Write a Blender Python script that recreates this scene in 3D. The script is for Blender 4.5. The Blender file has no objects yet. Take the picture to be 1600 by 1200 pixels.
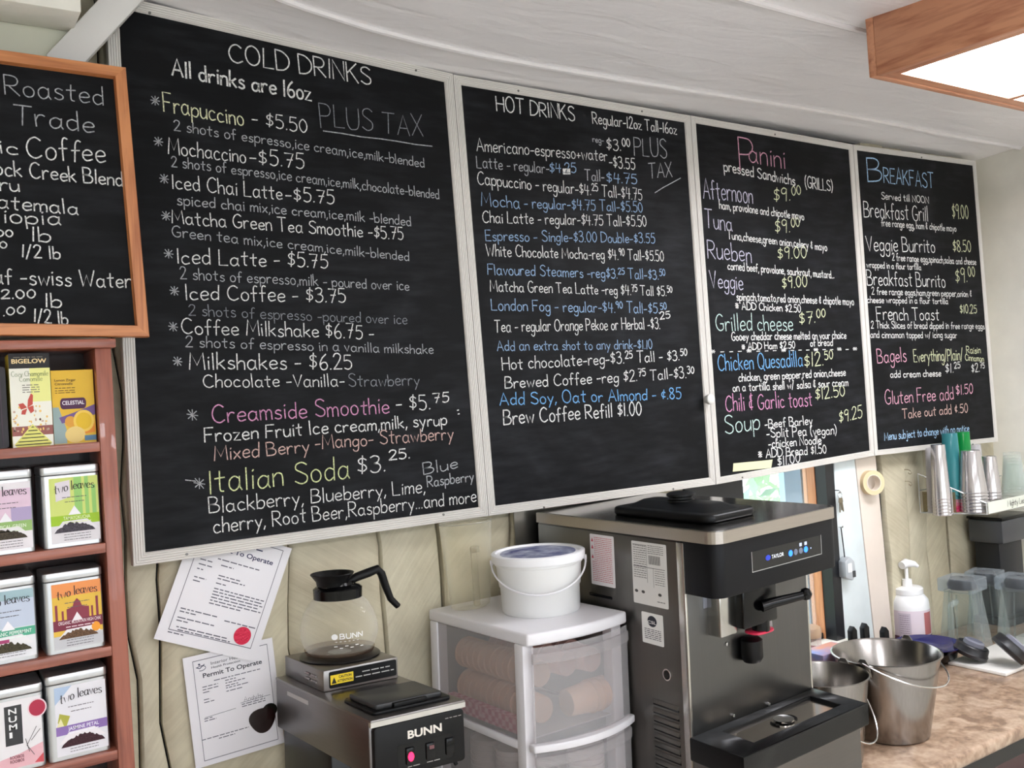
import bpy, bmesh, math, random
import numpy as np
from mathutils import Matrix, Vector

# ------------------------------------------------------------------ camera
FPX = 1450.0; CX, CY = 800.0, 600.0            # focal length and centre in pixels of a 1600x1200 frame
def _setup(V1=(3000.0, 480.0), vs=.065):
    d1 = np.array([V1[0]-CX, V1[1]-CY, FPX]); d1 /= np.linalg.norm(d1)
    dn = np.array([vs, 1, -(vs*d1[0]+d1[1])/d1[2]]); dn /= np.linalg.norm(dn)
    return np.array([d1, np.cross(-dn, d1), -dn])
ROT = _setup()
CAM = np.array([0.0, -2.0992, 1.9])
scene = bpy.context.scene
cam_data = bpy.data.cameras.new('camera'); cam = bpy.data.objects.new('camera', cam_data)
scene.collection.objects.link(cam); scene.camera = cam
cam_data.sensor_width = 36.0; cam_data.lens = 36.0*FPX/1600.0; cam_data.clip_start = .02; cam_data.clip_end = 200
_c = np.eye(4); _c[:3, 0] = ROT@[1, 0, 0]; _c[:3, 1] = ROT@[0, -1, 0]; _c[:3, 2] = ROT@[0, 0, -1]; _c[:3, 3] = CAM
cam.matrix_world = Matrix(_c.tolist())
# ------------------------------------------------------------------ world, exposure
world = bpy.data.worlds.new('world'); scene.world = world; world.use_nodes = True
_bg = world.node_tree.nodes['Background']; _bg.inputs[0].default_value = (.86, .93, 1.0, 1); _bg.inputs[1].default_value = 3.4
scene.view_settings.view_transform = 'Standard'; scene.view_settings.look = 'None'
scene.view_settings.gamma = 1.0; scene.view_settings.use_curve_mapping = False
scene.view_settings.exposure = 0.26
LAMP = 19.0                                     # radiance of the ceiling light diffusers
scene.cycles.use_denoising = True
scene.cycles.max_bounces = 6; scene.cycles.diffuse_bounces = 4; scene.cycles.glossy_bounces = 4; scene.cycles.transparent_max_bounces = 20
# ------------------------------------------------------------------ photo measuring: ray through a pixel onto a plane of the room
def _ray(px, py): return ROT@np.array([px-CX, py-CY, FPX])
def on_y(px, py, y): d = _ray(px, py); return CAM+d*((y-CAM[1])/d[1])
def on_z(px, py, z): d = _ray(px, py); return CAM+d*((z-CAM[2])/d[2])
def on_x(px, py, x): d = _ray(px, py); return CAM+d*((x-CAM[0])/d[0])
def depth(P): return float((ROT.T@(np.array(P)-CAM))[2])
def metres(n, P): return n*depth(P)/FPX        # n pixels at the distance of P
def unit(v): v = np.array(v, float); return v/np.linalg.norm(v)

# ------------------------------------------------------------------ mesh helpers
C = scene.collection
rnd = random.Random(7)
class Frame:
    """local axes of a thing: maps local metres to the world, relative to the thing's base point"""
    def __init__(s, o, ex=(1, 0, 0), ey=(0, 1, 0), ez=(0, 0, 1)):
        s.o = np.array(o, float); s.A = np.array([ex, ey, ez], float).T
    def __call__(s, p): return s.A@np.array(p, float)
    def w(s, p): return s.o+s.A@np.array(p, float)
    def inv(s, P): return np.linalg.solve(s.A, np.array(P, float)-s.o)
class MB:
    def __init__(s): s.v = []; s.f = []
    def add(s, vs, fs):
        b = len(s.v); s.v += [tuple(map(float, p)) for p in vs]; s.f += [tuple(i+b for i in f) for f in fs]; return s
    def hexa(s, p): return s.add(p, [(0, 3, 2, 1), (4, 5, 6, 7), (0, 1, 5, 4), (1, 2, 6, 5), (2, 3, 7, 6), (3, 0, 4, 7)])
    def box(s, x0, x1, y0, y1, z0, z1):
        return s.hexa([(x0, y0, z0), (x1, y0, z0), (x1, y1, z0), (x0, y1, z0), (x0, y0, z1), (x1, y0, z1), (x1, y1, z1), (x0, y1, z1)])
    def quad(s, a, b, c, d): return s.add([a, b, c, d], [(0, 1, 2, 3)])
    def prism(s, poly, fn, t0, t1):
        n = len(poly); vs = [fn(u, v, t0) for u, v in poly]+[fn(u, v, t1) for u, v in poly]
        return s.add(vs, [tuple(range(n-1, -1, -1)), tuple(range(n, 2*n))]+[(i, (i+1) % n, n+(i+1) % n, n+i) for i in range(n)])
    def tube(s, pts, r, seg=8, closed=False):
        P = [np.array(p, float) for p in pts]; n = len(P); rs = r if hasattr(r, '__len__') else [r]*n
        vs = []; up = None
        for i in range(n):
            t = (P[(i+1) % n]-P[i-1]) if closed else (P[min(i+1, n-1)]-P[max(i-1, 0)])
            t = t/(np.linalg.norm(t)+1e-12)
            if up is None: up = np.array([0, 0, 1.]) if abs(t[2]) < .9 else np.array([1., 0, 0])
            a = np.cross(t, up); a /= np.linalg.norm(a)+1e-12; b = np.cross(a, t); up = b
            for k in range(seg):
                q = 2*math.pi*k/seg; vs.append(P[i]+rs[i]*(math.cos(q)*a+math.sin(q)*b))
        fs = []
        for i in range(n if closed else n-1):
            j = (i+1) % n
            for k in range(seg):
                l = (k+1) % seg; fs.append((i*seg+k, i*seg+l, j*seg+l, j*seg+k))
        if not closed: fs += [tuple(range(seg-1, -1, -1)), tuple(range((n-1)*seg, n*seg))]
        return s.add(vs, fs)
    def lathe(s, prof, c=(0, 0, 0), seg=32, sx=1, sy=1, fn=None):
        n = len(prof); vs = []; fs = []
        for k in range(seg):
            q = 2*math.pi*k/seg
            for r, z in prof:
                p = (c[0]+r*sx*math.cos(q), c[1]+r*sy*math.sin(q), c[2]+z)
                vs.append(fn(p) if fn else p)
        for k in range(seg):
            l = (k+1) % seg
            for i in range(n-1): fs.append((k*n+i, l*n+i, l*n+i+1, k*n+i+1))
        if prof[0][0] > 1e-6: fs.append(tuple(k*n for k in range(seg-1, -1, -1)))
        if prof[-1][0] > 1e-6: fs.append(tuple(k*n+n-1 for k in range(seg)))
        return s.add(vs, fs)
    def shell(s, prof, **k):                    # open lathe surface without end caps
        b = len(s.f); s.lathe(prof, **k); n = len(prof)
        s.f = [f for i, f in enumerate(s.f) if i < b or len(f) == 4]; return s
    def build(s, name, mat, parent=None, frame=None, bevel=0, smooth=False, origin=None, seg=2):
        me = bpy.data.meshes.new(name)
        vs = s.v
        if frame is not None: vs = [tuple(frame(p)) for p in vs]
        elif origin is not None: vs = [(p[0]-origin[0], p[1]-origin[1], p[2]-origin[2]) for p in vs]
        me.from_pydata(vs, [], s.f); 
        bm = bmesh.new(); bm.from_mesh(me)
        bmesh.ops.remove_doubles(bm, verts=bm.verts, dist=1e-6)
        if len(bm.faces) > 1: bmesh.ops.recalc_face_normals(bm, faces=bm.faces)
        if bevel:
            es = [e for e in bm.edges if len(e.link_faces) == 2 and e.calc_face_angle(0) > .6]
            bmesh.ops.bevel(bm, geom=es, offset=bevel, segments=seg, profile=.5, affect='EDGES', clamp_overlap=True)
        bm.to_mesh(me); bm.free()
        if smooth or bevel:
            me.polygons.foreach_set('use_smooth', [True]*len(me.polygons))
            if hasattr(me, 'set_sharp_from_angle'): me.set_sharp_from_angle(angle=math.radians(40))
        me.materials.append(mat)
        o = bpy.data.objects.new(name, me); C.objects.link(o)
        if name == 'small_print': o['kind'] = 'stuff'      # word bars too small to read one by one
        if parent is not None: o.parent = parent
        elif origin is not None: o.location = tuple(origin)
        return o
def tag(o, label, cat, group=None):
    o['label'] = label; o['category'] = cat
    if group: o['group'] = group
    return o
def thing(name, label, cat, loc, group=None):
    o = bpy.data.objects.new(name, None); C.objects.link(o); o.location = tuple(map(float, loc)); o.empty_display_size = .05
    return tag(o, label, cat, group)
def struct(o): o['kind'] = 'structure'; return o
def copy_tree(o, parent=None):
    c = o.copy(); C.objects.link(c); c.parent = parent
    for ch in [x for x in o.children]: copy_tree(ch, c)
    return c
def rrect(x0, x1, y0, y1, r, n=5):
    out = []
    for cx, cy, a in ((x1-r, y1-r, 0), (x0+r, y1-r, 90), (x0+r, y0+r, 180), (x1-r, y0+r, 270)):
        for k in range(n+1):
            q = math.radians(a+90*k/n); out.append((cx+r*math.cos(q), cy+r*math.sin(q)))
    return out
def circ(cx, cy, r, n=24, ry=None): return [(cx+r*math.cos(2*math.pi*k/n), cy+(ry or r)*math.sin(2*math.pi*k/n)) for k in range(n)]

# ------------------------------------------------------------------ materials
def lin(c): return tuple((x/255/12.92 if x/255 <= .04045 else ((x/255+.055)/1.055)**2.4) for x in c)
MATS = {}
def nodes(name):
    m = bpy.data.materials.new(name); m.use_nodes = True; nt = m.node_tree
    return m, nt, nt.nodes['Principled BSDF']
def mat(name, col, rough=.5, metal=0, noise=0, nscale=20, stretch=(1, 1, 1), bump=0, bscale=None, spec=.5, col2=None, detail=4, coat=0, alpha=1, emit=None, estr=0, bdist=.002, trans=0):
    if name in MATS: return MATS[name]
    m, nt, p = nodes(name); L = nt.links.new; c = lin(col)+(1,)
    p.inputs['Base Color'].default_value = c; p.inputs['Roughness'].default_value = rough; p.inputs['Metallic'].default_value = metal
    p.inputs['Specular IOR Level'].default_value = spec; p.inputs['Coat Weight'].default_value = coat; p.inputs['Alpha'].default_value = alpha
    p.inputs['Transmission Weight'].default_value = trans
    if emit: p.inputs['Emission Color'].default_value = lin(emit)+(1,); p.inputs['Emission Strength'].default_value = estr
    if noise or bump or col2:
        tc = nt.nodes.new('ShaderNodeNewGeometry'); mp = nt.nodes.new('ShaderNodeMapping'); mp.inputs['Scale'].default_value = stretch
        L(tc.outputs['Position'], mp.inputs[0])
        nz = nt.nodes.new('ShaderNodeTexNoise'); nz.inputs['Scale'].default_value = nscale; nz.inputs['Detail'].default_value = detail; L(mp.outputs[0], nz.inputs['Vector'])
        if noise or col2:
            rp = nt.nodes.new('ShaderNodeValToRGB'); L(nz.outputs[0], rp.inputs[0])
            a = lin(col2)+(1,) if col2 else tuple(x*(1-noise) for x in c[:3])+(1,)
            b = c if col2 else tuple(min(1, x*(1+noise)) for x in c[:3])+(1,)
            rp.color_ramp.elements[0].position = .32; rp.color_ramp.elements[1].position = .68
            rp.color_ramp.elements[0].color = a; rp.color_ramp.elements[1].color = b; L(rp.outputs[0], p.inputs['Base Color'])
        if bump:
            bn = nz
            if bscale:
                bn = nt.nodes.new('ShaderNodeTexNoise'); bn.inputs['Scale'].default_value = bscale; bn.inputs['Detail'].default_value = 5; L(mp.outputs[0], bn.inputs['Vector'])
            bp = nt.nodes.new('ShaderNodeBump'); bp.inputs['Strength'].default_value = bump; bp.inputs['Distance'].default_value = bdist; L(bn.outputs[0], bp.inputs['Height']); L(bp.outputs[0], p.inputs['Normal'])
    MATS[name] = m; return m
def clear(name, col=(255, 255, 255), opac=.12, rough=.05, tint=(255, 255, 255), edge=True):
    """thin clear plastic or glass: see-through, with a glossy or milky share that grows at grazing angles"""
    if name in MATS: return MATS[name]
    m, nt, p = nodes(name); L = nt.links.new
    p.inputs['Base Color'].default_value = lin(col)+(1,); p.inputs['Roughness'].default_value = rough
    tr = nt.nodes.new('ShaderNodeBsdfTransparent'); tr.inputs[0].default_value = lin(tint)+(1,)
    mx = nt.nodes.new('ShaderNodeMixShader'); out = nt.nodes['Material Output']
    if edge:
        lw = nt.nodes.new('ShaderNodeLayerWeight'); lw.inputs[0].default_value = .35
        mr = nt.nodes.new('ShaderNodeMapRange'); mr.inputs[3].default_value = opac; mr.inputs[4].default_value = min(1, opac+.38); L(lw.outputs['Facing'], mr.inputs[0]); L(mr.outputs[0], mx.inputs[0])
    else: mx.inputs[0].default_value = opac
    L(tr.outputs[0], mx.inputs[1]); L(p.outputs[0], mx.inputs[2]); L(mx.outputs[0], out.inputs[0])
    MATS[name] = m; return m
def wood(name, c1, c2, axis='x', rough=.4, sc=1, coat=.15):
    if name in MATS: return MATS[name]
    m, nt, p = nodes(name); L = nt.links.new
    g = nt.nodes.new('ShaderNodeNewGeometry'); mp = nt.nodes.new('ShaderNodeMapping')
    k = {'x': (1.2, 22, 22), 'y': (22, 1.2, 22), 'z': (22, 22, 1.2)}[axis]; mp.inputs['Scale'].default_value = tuple(v*sc for v in k); L(g.outputs['Position'], mp.inputs[0])
    n1 = nt.nodes.new('ShaderNodeTexNoise'); n1.inputs['Scale'].default_value = 1.6; n1.inputs['Detail'].default_value = 6; n1.inputs['Distortion'].default_value = 1.2; L(mp.outputs[0], n1.inputs['Vector'])
    n2 = nt.nodes.new('ShaderNodeTexNoise'); n2.inputs['Scale'].default_value = 9; n2.inputs['Detail'].default_value = 3; L(mp.outputs[0], n2.inputs['Vector'])
    ad = nt.nodes.new('ShaderNodeMath'); ad.operation = 'MULTIPLY_ADD'; ad.inputs[1].default_value = .35; L(n2.outputs[0], ad.inputs[0]); L(n1.outputs[0], ad.inputs[2])
    rp = nt.nodes.new('ShaderNodeValToRGB'); L(ad.outputs[0], rp.inputs[0])
    e = rp.color_ramp.elements; e[0].position = .48; e[0].color = lin(c2)+(1,); e[1].position = .78; e[1].color = lin(c1)+(1,)
    L(rp.outputs[0], p.inputs['Base Color']); p.inputs['Roughness'].default_value = rough; p.inputs['Coat Weight'].default_value = coat
    bp = nt.nodes.new('ShaderNodeBump'); bp.inputs['Strength'].default_value = .15; bp.inputs['Distance'].default_value = .001; L(n2.outputs[0], bp.inputs['Height']); L(bp.outputs[0], p.inputs['Normal'])
    MATS[name] = m; return m
def steel(name, col=(150, 148, 146), rough=.28, axis='x'):
    st = {'x': (2, 300, 300), 'y': (300, 2, 300), 'z': (300, 300, 2)}[axis]
    return mat(name, col, rough, 1.0, noise=.025, nscale=1, stretch=st, bump=.03, bdist=.0005)
def flat(name, col, rough=.6): return mat(name, col, rough)
_k = {}
def ink(col, rough=.6):
    col = tuple(col)
    if col not in _k: _k[col] = mat('print_%02x%02x%02x' % col, col, rough)
    return _k[col]
def chalkmat(key, col):
    if key in MATS: return MATS[key]
    m = mat(key, col, .9, noise=.35, nscale=300, detail=2, spec=.1); return m

# ------------------------------------------------------------------ hand-drawn stroke letters (cap height 10, | = straight)
G = {}
def _g(ch, w, s):
    st = []
    for part in s.split(';'):
        part = part.strip(); straight = part.startswith('|'); n = [float(x) for x in part.lstrip('|').split()]
        pts = list(zip(n[::2], n[1::2]))
        if not straight and len(pts) > 2:
            out = []; P = [pts[0]]+pts+[pts[-1]]
            if pts[0] == pts[-1]: P = [pts[-2]]+pts+[pts[1]]
            for i in range(1, len(P)-2):
                a, b, c, d = [np.array(q) for q in P[i-1:i+3]]
                for k in range(4):
                    t = k/4; out.append(tuple(.5*((2*b)+(c-a)*t+(2*a-5*b+4*c-d)*t*t+(3*b-a-3*c+d)*t**3)))
            out.append(pts[-1]); pts = out
        st.append(pts)
    G[ch] = (w, st)
for _l in '''A 6.5 |0 0 3.2 10 6.5 0;|1.3 3.5 5.3 3.5
B 6 |0 0 0 10;0 10 3.5 9.8 5 8 3.8 5.6 0 5.2;0 5.2 4.5 4.8 6 2.8 4.6 .4 0 0
C 6.5 6.2 8.6 4 10 1.5 8.6 .2 5 1.2 1.4 3.8 0 6.4 1.4
D 6.4 |0 0 0 10;0 10 3.6 9.4 6.4 6.6 6.2 3 3.6 .5 0 0
E 5.2 |5 10 0 10 0 0 5.2 0;|0 5.2 4.2 5.2
F 5.2 |5.2 10 0 10 0 0;|0 5.2 4.2 5.2
G 6.6 6.2 8.6 4 10 1.5 8.6 .2 5 1.2 1.4 3.8 0 6.2 1.4 6.2 4;|3.8 4.2 6.6 4.2
H 6 |0 0 0 10;|6 0 6 10;|0 5.2 6 5.2
I 1 |.5 0 .5 10
J 4 4 10 4 2 2.2 0 .2 1.5
K 6 |0 0 0 10;|5.5 10 0 4.2;|1.8 5.8 6 0
L 5 |0 10 0 0 5 0
M 8 |0 0 .8 10 4 2.5 7.2 10 8 0
N 6 |0 0 0 10 6 0 6 10
O 7 3.5 10 1 8.4 .1 5 1 1.5 3.5 0 6 1.5 6.9 5 6 8.4 3.5 10
P 5.4 |0 -.5 0 10;0 10 4 9.6 5.4 7.4 4 5 0 4.6
Q 7.2 3.5 10 1 8.4 .1 5 1 1.5 3.5 0 6 1.5 6.9 5 6 8.4 3.5 10;|4.5 2 7.2 -1.2
R 5.8 |0 0 0 10;0 10 4 9.6 5.4 7.4 4 5 0 4.6;|1.6 4.6 5.8 0
S 5.7 5.6 8.8 3.6 10 1.2 9.2 .8 7 3 5.4 5.4 3.6 5.2 1 2.8 0 .2 1.4
T 6.5 |0 10 6.5 10;|3.3 10 3 0
U 6 0 10 0 3.4 1.4 .3 3.2 0 5 .6 6 3.4 6 10
V 6 |0 10 3 0 6 10
W 9 |0 10 2.2 0 4.4 7 6.6 0 9 10
X 6 |0 10 6 0;|6 10 0 0
Y 6 |0 10 3 5 6 10;|3 5 2.6 0
Z 6 |0 10 6 10 0 0 6.2 0
a 5.2 4.4 4.6 2.4 5.6 .5 4.2 .3 1.6 1.8 0 3.6 .8 4.4 2.6;|4.5 5.4 4.4 1.4 5.2 0
b 4.6 |0 10 .2 0;.2 3.6 2 5.4 4.2 4.6 4.5 2 3 .1 .2 .6
c 4.4 4.2 4.6 2.4 5.5 .6 4.2 .3 1.8 1.8 .1 4.4 .8
d 4.6 4.2 4.6 2.2 5.4 .4 4 .4 1.4 2 0 4.2 1.4;|4.5 10 4.3 0
e 4.4 .4 2.8 4.2 3.2 3.8 5 2.2 5.5 .5 4.2 .3 1.8 1.8 .1 4.4 .9
f 3.6 4 9.4 2.8 10 1.8 8.6 1.6 5 1.5 -.4;|0 5 3.6 5.2
g 4.5 4.2 4.6 2.2 5.4 .4 4 .4 1.4 2 .2 4.2 1.6;4.4 5.3 4.3 -1.2 3.2 -3.4 1.2 -3.2 .4 -2
h 4.1 |0 10 0 0;0 3.4 1.6 5.3 3.4 5.2 4 3.6 4 0
i 1 |.5 5.4 .6 0;|.4 7.3 .8 7.9
j 2.5 2.2 5.4 2.2 -2 1.2 -3.4 0 -2.6;|2 7.3 2.4 7.9
k 4.2 |0 10 0 0;|3.8 5.4 0 2.4;|1.2 3.2 4.2 0
l 1 |.4 10 .5 0
m 6.3 |0 5.4 0 0;0 3.6 1.4 5.4 2.6 5 3 3.4 3 0;3 3.6 4.4 5.4 5.8 5 6.2 3.4 6.2 0
n 4.1 |0 5.4 0 0;0 3.6 1.6 5.4 3.4 5.2 4 3.6 4 0
o 4.6 2.3 5.5 .6 4.4 .2 2.6 .8 .7 2.3 0 3.9 .8 4.5 2.8 3.9 4.6 2.3 5.5
p 4.6 |0 5.4 .2 -3.6;.2 3.6 2 5.4 4.2 4.6 4.5 2 3 .1 .2 .8
q 4.6 4.2 4.6 2.2 5.4 .4 4 .4 1.4 2 0 4.2 1.4;|4.4 5.4 4.4 -3.6
r 3.6 |0 5.4 .2 0;.2 3 1.2 5 2.6 5.5 3.6 5
s 3.7 3.6 4.8 2.2 5.5 .8 4.8 .8 3.6 2.2 2.9 3.6 2 3.4 .6 1.8 0 .2 .7
t 3.9 2 8.6 1.8 3 2 .5 3.2 .1;|0 5.6 3.9 5.9
u 4.4 0 5.4 .2 1.4 1.6 0 3.4 .8 4.2 2.6;|4.3 5.4 4.4 0
v 4 |0 5.4 2 0 4 5.4
w 6.2 |0 5.4 1.6 0 3 4.4 4.6 0 6.2 5.4
x 4 |0 5.4 4 0;|4 5.4 0 0
y 4.4 |0 5.4 2.3 .6;|4.4 5.4 .9 -3.6
z 4 |0 5.4 4 5.4 0 0 4.2 0
0 5 2.5 10 .7 8 .1 5 .7 2 2.5 0 4.3 2 4.9 5 4.3 8 2.5 10
1 1.4 |1 10 .6 0
2 5 .2 7.8 1.2 9.6 3 10 4.5 8.6 4 6 1.8 2.4 0 0;|0 0 5 .2
3 4.8 .2 9 2.2 10 4.2 8.8 3.6 6.2 1.6 5.4;1.6 5.4 4 5 4.8 2.8 3.4 .3 1.2 .1 0 1.2
4 5 |.8 10 0 4.4 5 4.4;|3.8 9 3.4 0
5 4.8 |4.6 10 .8 10 .4 6;.4 6 2.6 6.4 4.6 4.8 4.4 1.6 2.4 0 .2 .8
6 4.8 3.8 10 1.4 7.2 .2 3.2 1.4 .2 3.6 .2 4.7 2.4 3.6 4.6 1.6 4.4 .4 2.6
7 5 |0 10 5 10 2 0;|1.4 5.4 4.6 5.6
8 4.8 4.2 8.6 2.4 10 .6 8.6 1.2 6.4 3.8 4.2 4.6 2 2.6 0 .4 1.6 1 4 3.6 6.4 4.2 8.6
9 4.6 4.2 8.8 2.2 10 .3 8.4 .8 6 3 5.8 4.2 8 4.3 8.8;|4.3 9 3.6 0
$ 4.6 4.4 7.6 2.6 8.6 .8 7.6 1.2 5.8 3.6 4.6 4.2 2.8 2.6 1.4 .2 2.2;|2.8 10 2 0
¢ 4 3.6 6 2 6.8 .4 5 1 2.6 3.6 2.4;|2.6 8.6 1.6 .8
- 3.4 |0 3.4 3.4 3.6
. .8 |.2 .2 .6 .6
, 1 |.8 .6 0 -1.8
* 5 |.6 1.6 4.4 7.4;|4.4 1.6 .6 7.4;|0 4.5 5 4.5;|2.5 1 2.5 8
& 4 3.6 8.6 1.4 8.6 1.2 6.4 3 5.4;3 5.4 .4 4.6 .6 1.6 3.6 1.6;|2.2 10 2.2 0
( 2 2 11 .4 8 .2 3 2 -1.6
) 2 0 11 1.6 8 1.8 3 0 -1.6
+ 4 |0 3 4 3;|2 5 2 1
/ 3.6 |0 -1 3.6 10.4
' 1 |.6 10 .3 8
: .8 |.2 .2 .6 .6;|.2 4.2 .6 4.6
~ 9 0 3 3 4 6 2 9 3'''.split('\n'):
    _a, _w, _s = _l.split(' ', 2); _g(_a, float(_w), _s)
def lay(text, jit=0.0, r=None, gap=1.5, space=3.6):
    """list of strokes in units of cap height 10, plus the total advance; ^..~ is raised small type"""
    out = []; x = 0; sup = False
    for ch in text:
        if ch == '^': sup = not sup; continue
        if ch == ' ': x += space; continue
        if ch not in G: continue
        w, st = G[ch]; k = .66 if sup else 1.0; dy = 4.0 if sup else 0
        if jit:
            k2 = k*(1+r.uniform(-jit, jit)); a = r.uniform(-jit, jit)*.6; dy += r.uniform(-jit, jit)*4
        else: k2 = k; a = 0
        for s in st: out.append([(x+(p[0]+a*p[1])*k, dy+p[1]*k2) for p in s])
        x += w*k+gap*k
    return out, max(x-gap, .5)
def ribbon(mb, pts, w, fn, nib=0):
    P = np.array(pts, float)
    if len(P) < 2: return
    d = np.gradient(P, axis=0); L = np.linalg.norm(d, axis=1); L[L == 0] = 1; n = np.stack([-d[:, 1]/L, d[:, 0]/L], 1)
    hw = w/2*np.ones(len(P))
    if nib: hw = w/2*(1-nib+nib*np.abs(d[:, 1]/L))
    e = d[0]/L[0]*w*.25; P[0] = P[0]-e; e = d[-1]/L[-1]*w*.25; P[-1] = P[-1]+e
    A = P+n*hw[:, None]; B = P-n*hw[:, None]; k = len(P)
    mb.add([fn(*q) for q in A]+[fn(*q) for q in B], [(i, i+1, k+i+1, k+i) for i in range(k-1)])
def stroke_text(mb, text, O, U, V, N, length, cap, width, jit=0, r=None, nib=0, arc=0, gap=1.5):
    """text lying on a surface: O baseline start, U along, V up, N out of the surface"""
    st, adv = lay(text, jit, r, gap); O, U, V, N = [np.array(q, float) for q in (O, U, V, N)]
    for s in st:
        # straight two-point strokes are subdivided only when bent on an arc
        pts = [(x/adv*length, y/10*cap) for x, y in s]
        ribbon(mb, pts, width, lambda a, b: O+U*a+V*(b+arc*math.sin(math.pi*min(max(a/length, 0), 1)))+N, nib)
    return mb
def greek(mb, x0, x1, y, h, fn, r, gapw=.4):
    """a line of print too small to read: a row of short word bars"""
    x = x0
    while x < x1:
        w = h*r.uniform(1.5, 5); w = min(w, x1-x); mb.add([fn(x, y), fn(x+w, y), fn(x+w, y+h*.55), fn(x, y+h*.55)], [(0, 1, 2, 3)]); x += w+h*gapw+h*.4
_fcache = {}
def font_text(mb, text, O, U, V, N, cap, length=None, bold=0.0, shear=0):
    """printed sans lettering from the built-in font, flat on a surface"""
    key = (text, bold, shear)
    if key not in _fcache:
        cu = bpy.data.curves.new('t', 'FONT'); cu.body = text; cu.offset = bold; cu.shear = shear; cu.resolution_u = 3
        ob = bpy.data.objects.new('t', cu); me = ob.to_mesh()
        _fcache[key] = ([tuple(v.co) for v in me.vertices], [tuple(p.vertices) for p in me.polygons]); ob.to_mesh_clear()
        bpy.data.objects.remove(ob); bpy.data.curves.remove(cu)
    vs, fs = _fcache[key]
    if not vs: return mb
    x0 = min(v[0] for v in vs); x1 = max(v[0] for v in vs); k = cap/.73; kx = (length/(x1-x0)) if length else k
    O, U, V, N = [np.array(q, float) for q in (O, U, V, N)]
    return mb.add([O+U*((v[0]-x0)*kx)+V*(v[1]*k)+N for v in vs], fs)

# ================================================================== the setting
YW = .05                                       # face of the plank wall behind the boards
CT = .89                                       # counter top height
XC = float(on_y(1527, 250, YW)[0])             # corner with the right wall
ZC = float(on_y(700, 113, 0)[2])+.012          # ceiling height at the wall
XL, YF = -2.6, -5.2
cream = mat('cream_paint', (226, 214, 180), .6, noise=.1, nscale=7, bump=.5, bscale=26, bdist=.004, col2=(196, 184, 150))
whitep = mat('white_paint', (232, 229, 218), .55, noise=.06, nscale=6, bump=.4, bscale=20, bdist=.004)
def adze(name, col, col2, ang):
    """painted rough-sawn plank: slanted saw marks in the relief"""
    m, nt, p = nodes(name); L = nt.links.new; g = nt.nodes.new('ShaderNodeNewGeometry'); mp = nt.nodes.new('ShaderNodeMapping')
    mp.inputs['Rotation'].default_value = (0, ang, 0); L(g.outputs['Position'], mp.inputs[0])
    m2 = nt.nodes.new('ShaderNodeMapping'); m2.inputs['Scale'].default_value = (6, 6, 110); L(mp.outputs[0], m2.inputs[0])
    n1 = nt.nodes.new('ShaderNodeTexNoise'); n1.inputs['Scale'].default_value = 1; n1.inputs['Detail'].default_value = 3; L(m2.outputs[0], n1.inputs['Vector'])
    n2 = nt.nodes.new('ShaderNodeTexNoise'); n2.inputs['Scale'].default_value = 9; n2.inputs['Detail'].default_value = 5; L(g.outputs['Position'], n2.inputs['Vector'])
    rp = nt.nodes.new('ShaderNodeValToRGB'); e = rp.color_ramp.elements; e[0].position = .3; e[1].position = .62; e[0].color = lin(col2)+(1,); e[1].color = lin(col)+(1,)
    mx = nt.nodes.new('ShaderNodeMath'); mx.operation = 'MULTIPLY_ADD'; mx.inputs[1].default_value = .3; L(n1.outputs[0], mx.inputs[0])
    mm = nt.nodes.new('ShaderNodeMath'); mm.operation = 'MULTIPLY'; mm.inputs[1].default_value = .7; L(n2.outputs[0], mm.inputs[0]); L(mm.outputs[0], mx.inputs[2])
    L(mx.outputs[0], rp.inputs[0]); L(rp.outputs[0], p.inputs['Base Color']); p.inputs['Roughness'].default_value = .6
    b = nt.nodes.new('ShaderNodeBump'); b.inputs['Strength'].default_value = .4; b.inputs['Distance'].default_value = .003; L(n1.outputs[0], b.inputs['Height'])
    b2 = nt.nodes.new('ShaderNodeBump'); b2.inputs['Strength'].default_value = .4; b2.inputs['Distance'].default_value = .006; L(n2.outputs[0], b2.inputs['Height']); L(b.outputs[0], b2.inputs['Normal']); L(b2.outputs[0], p.inputs['Normal'])
    return m
plankm = [adze('plank_paint_a', (206, 198, 172), (178, 169, 144), .7), adze('plank_paint_b', (202, 194, 169), (174, 165, 141), -.6), adze('plank_paint_c', (208, 201, 177), (182, 174, 150), .9)]
dark = flat('dark_gap', (22, 20, 18), .9)
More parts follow.
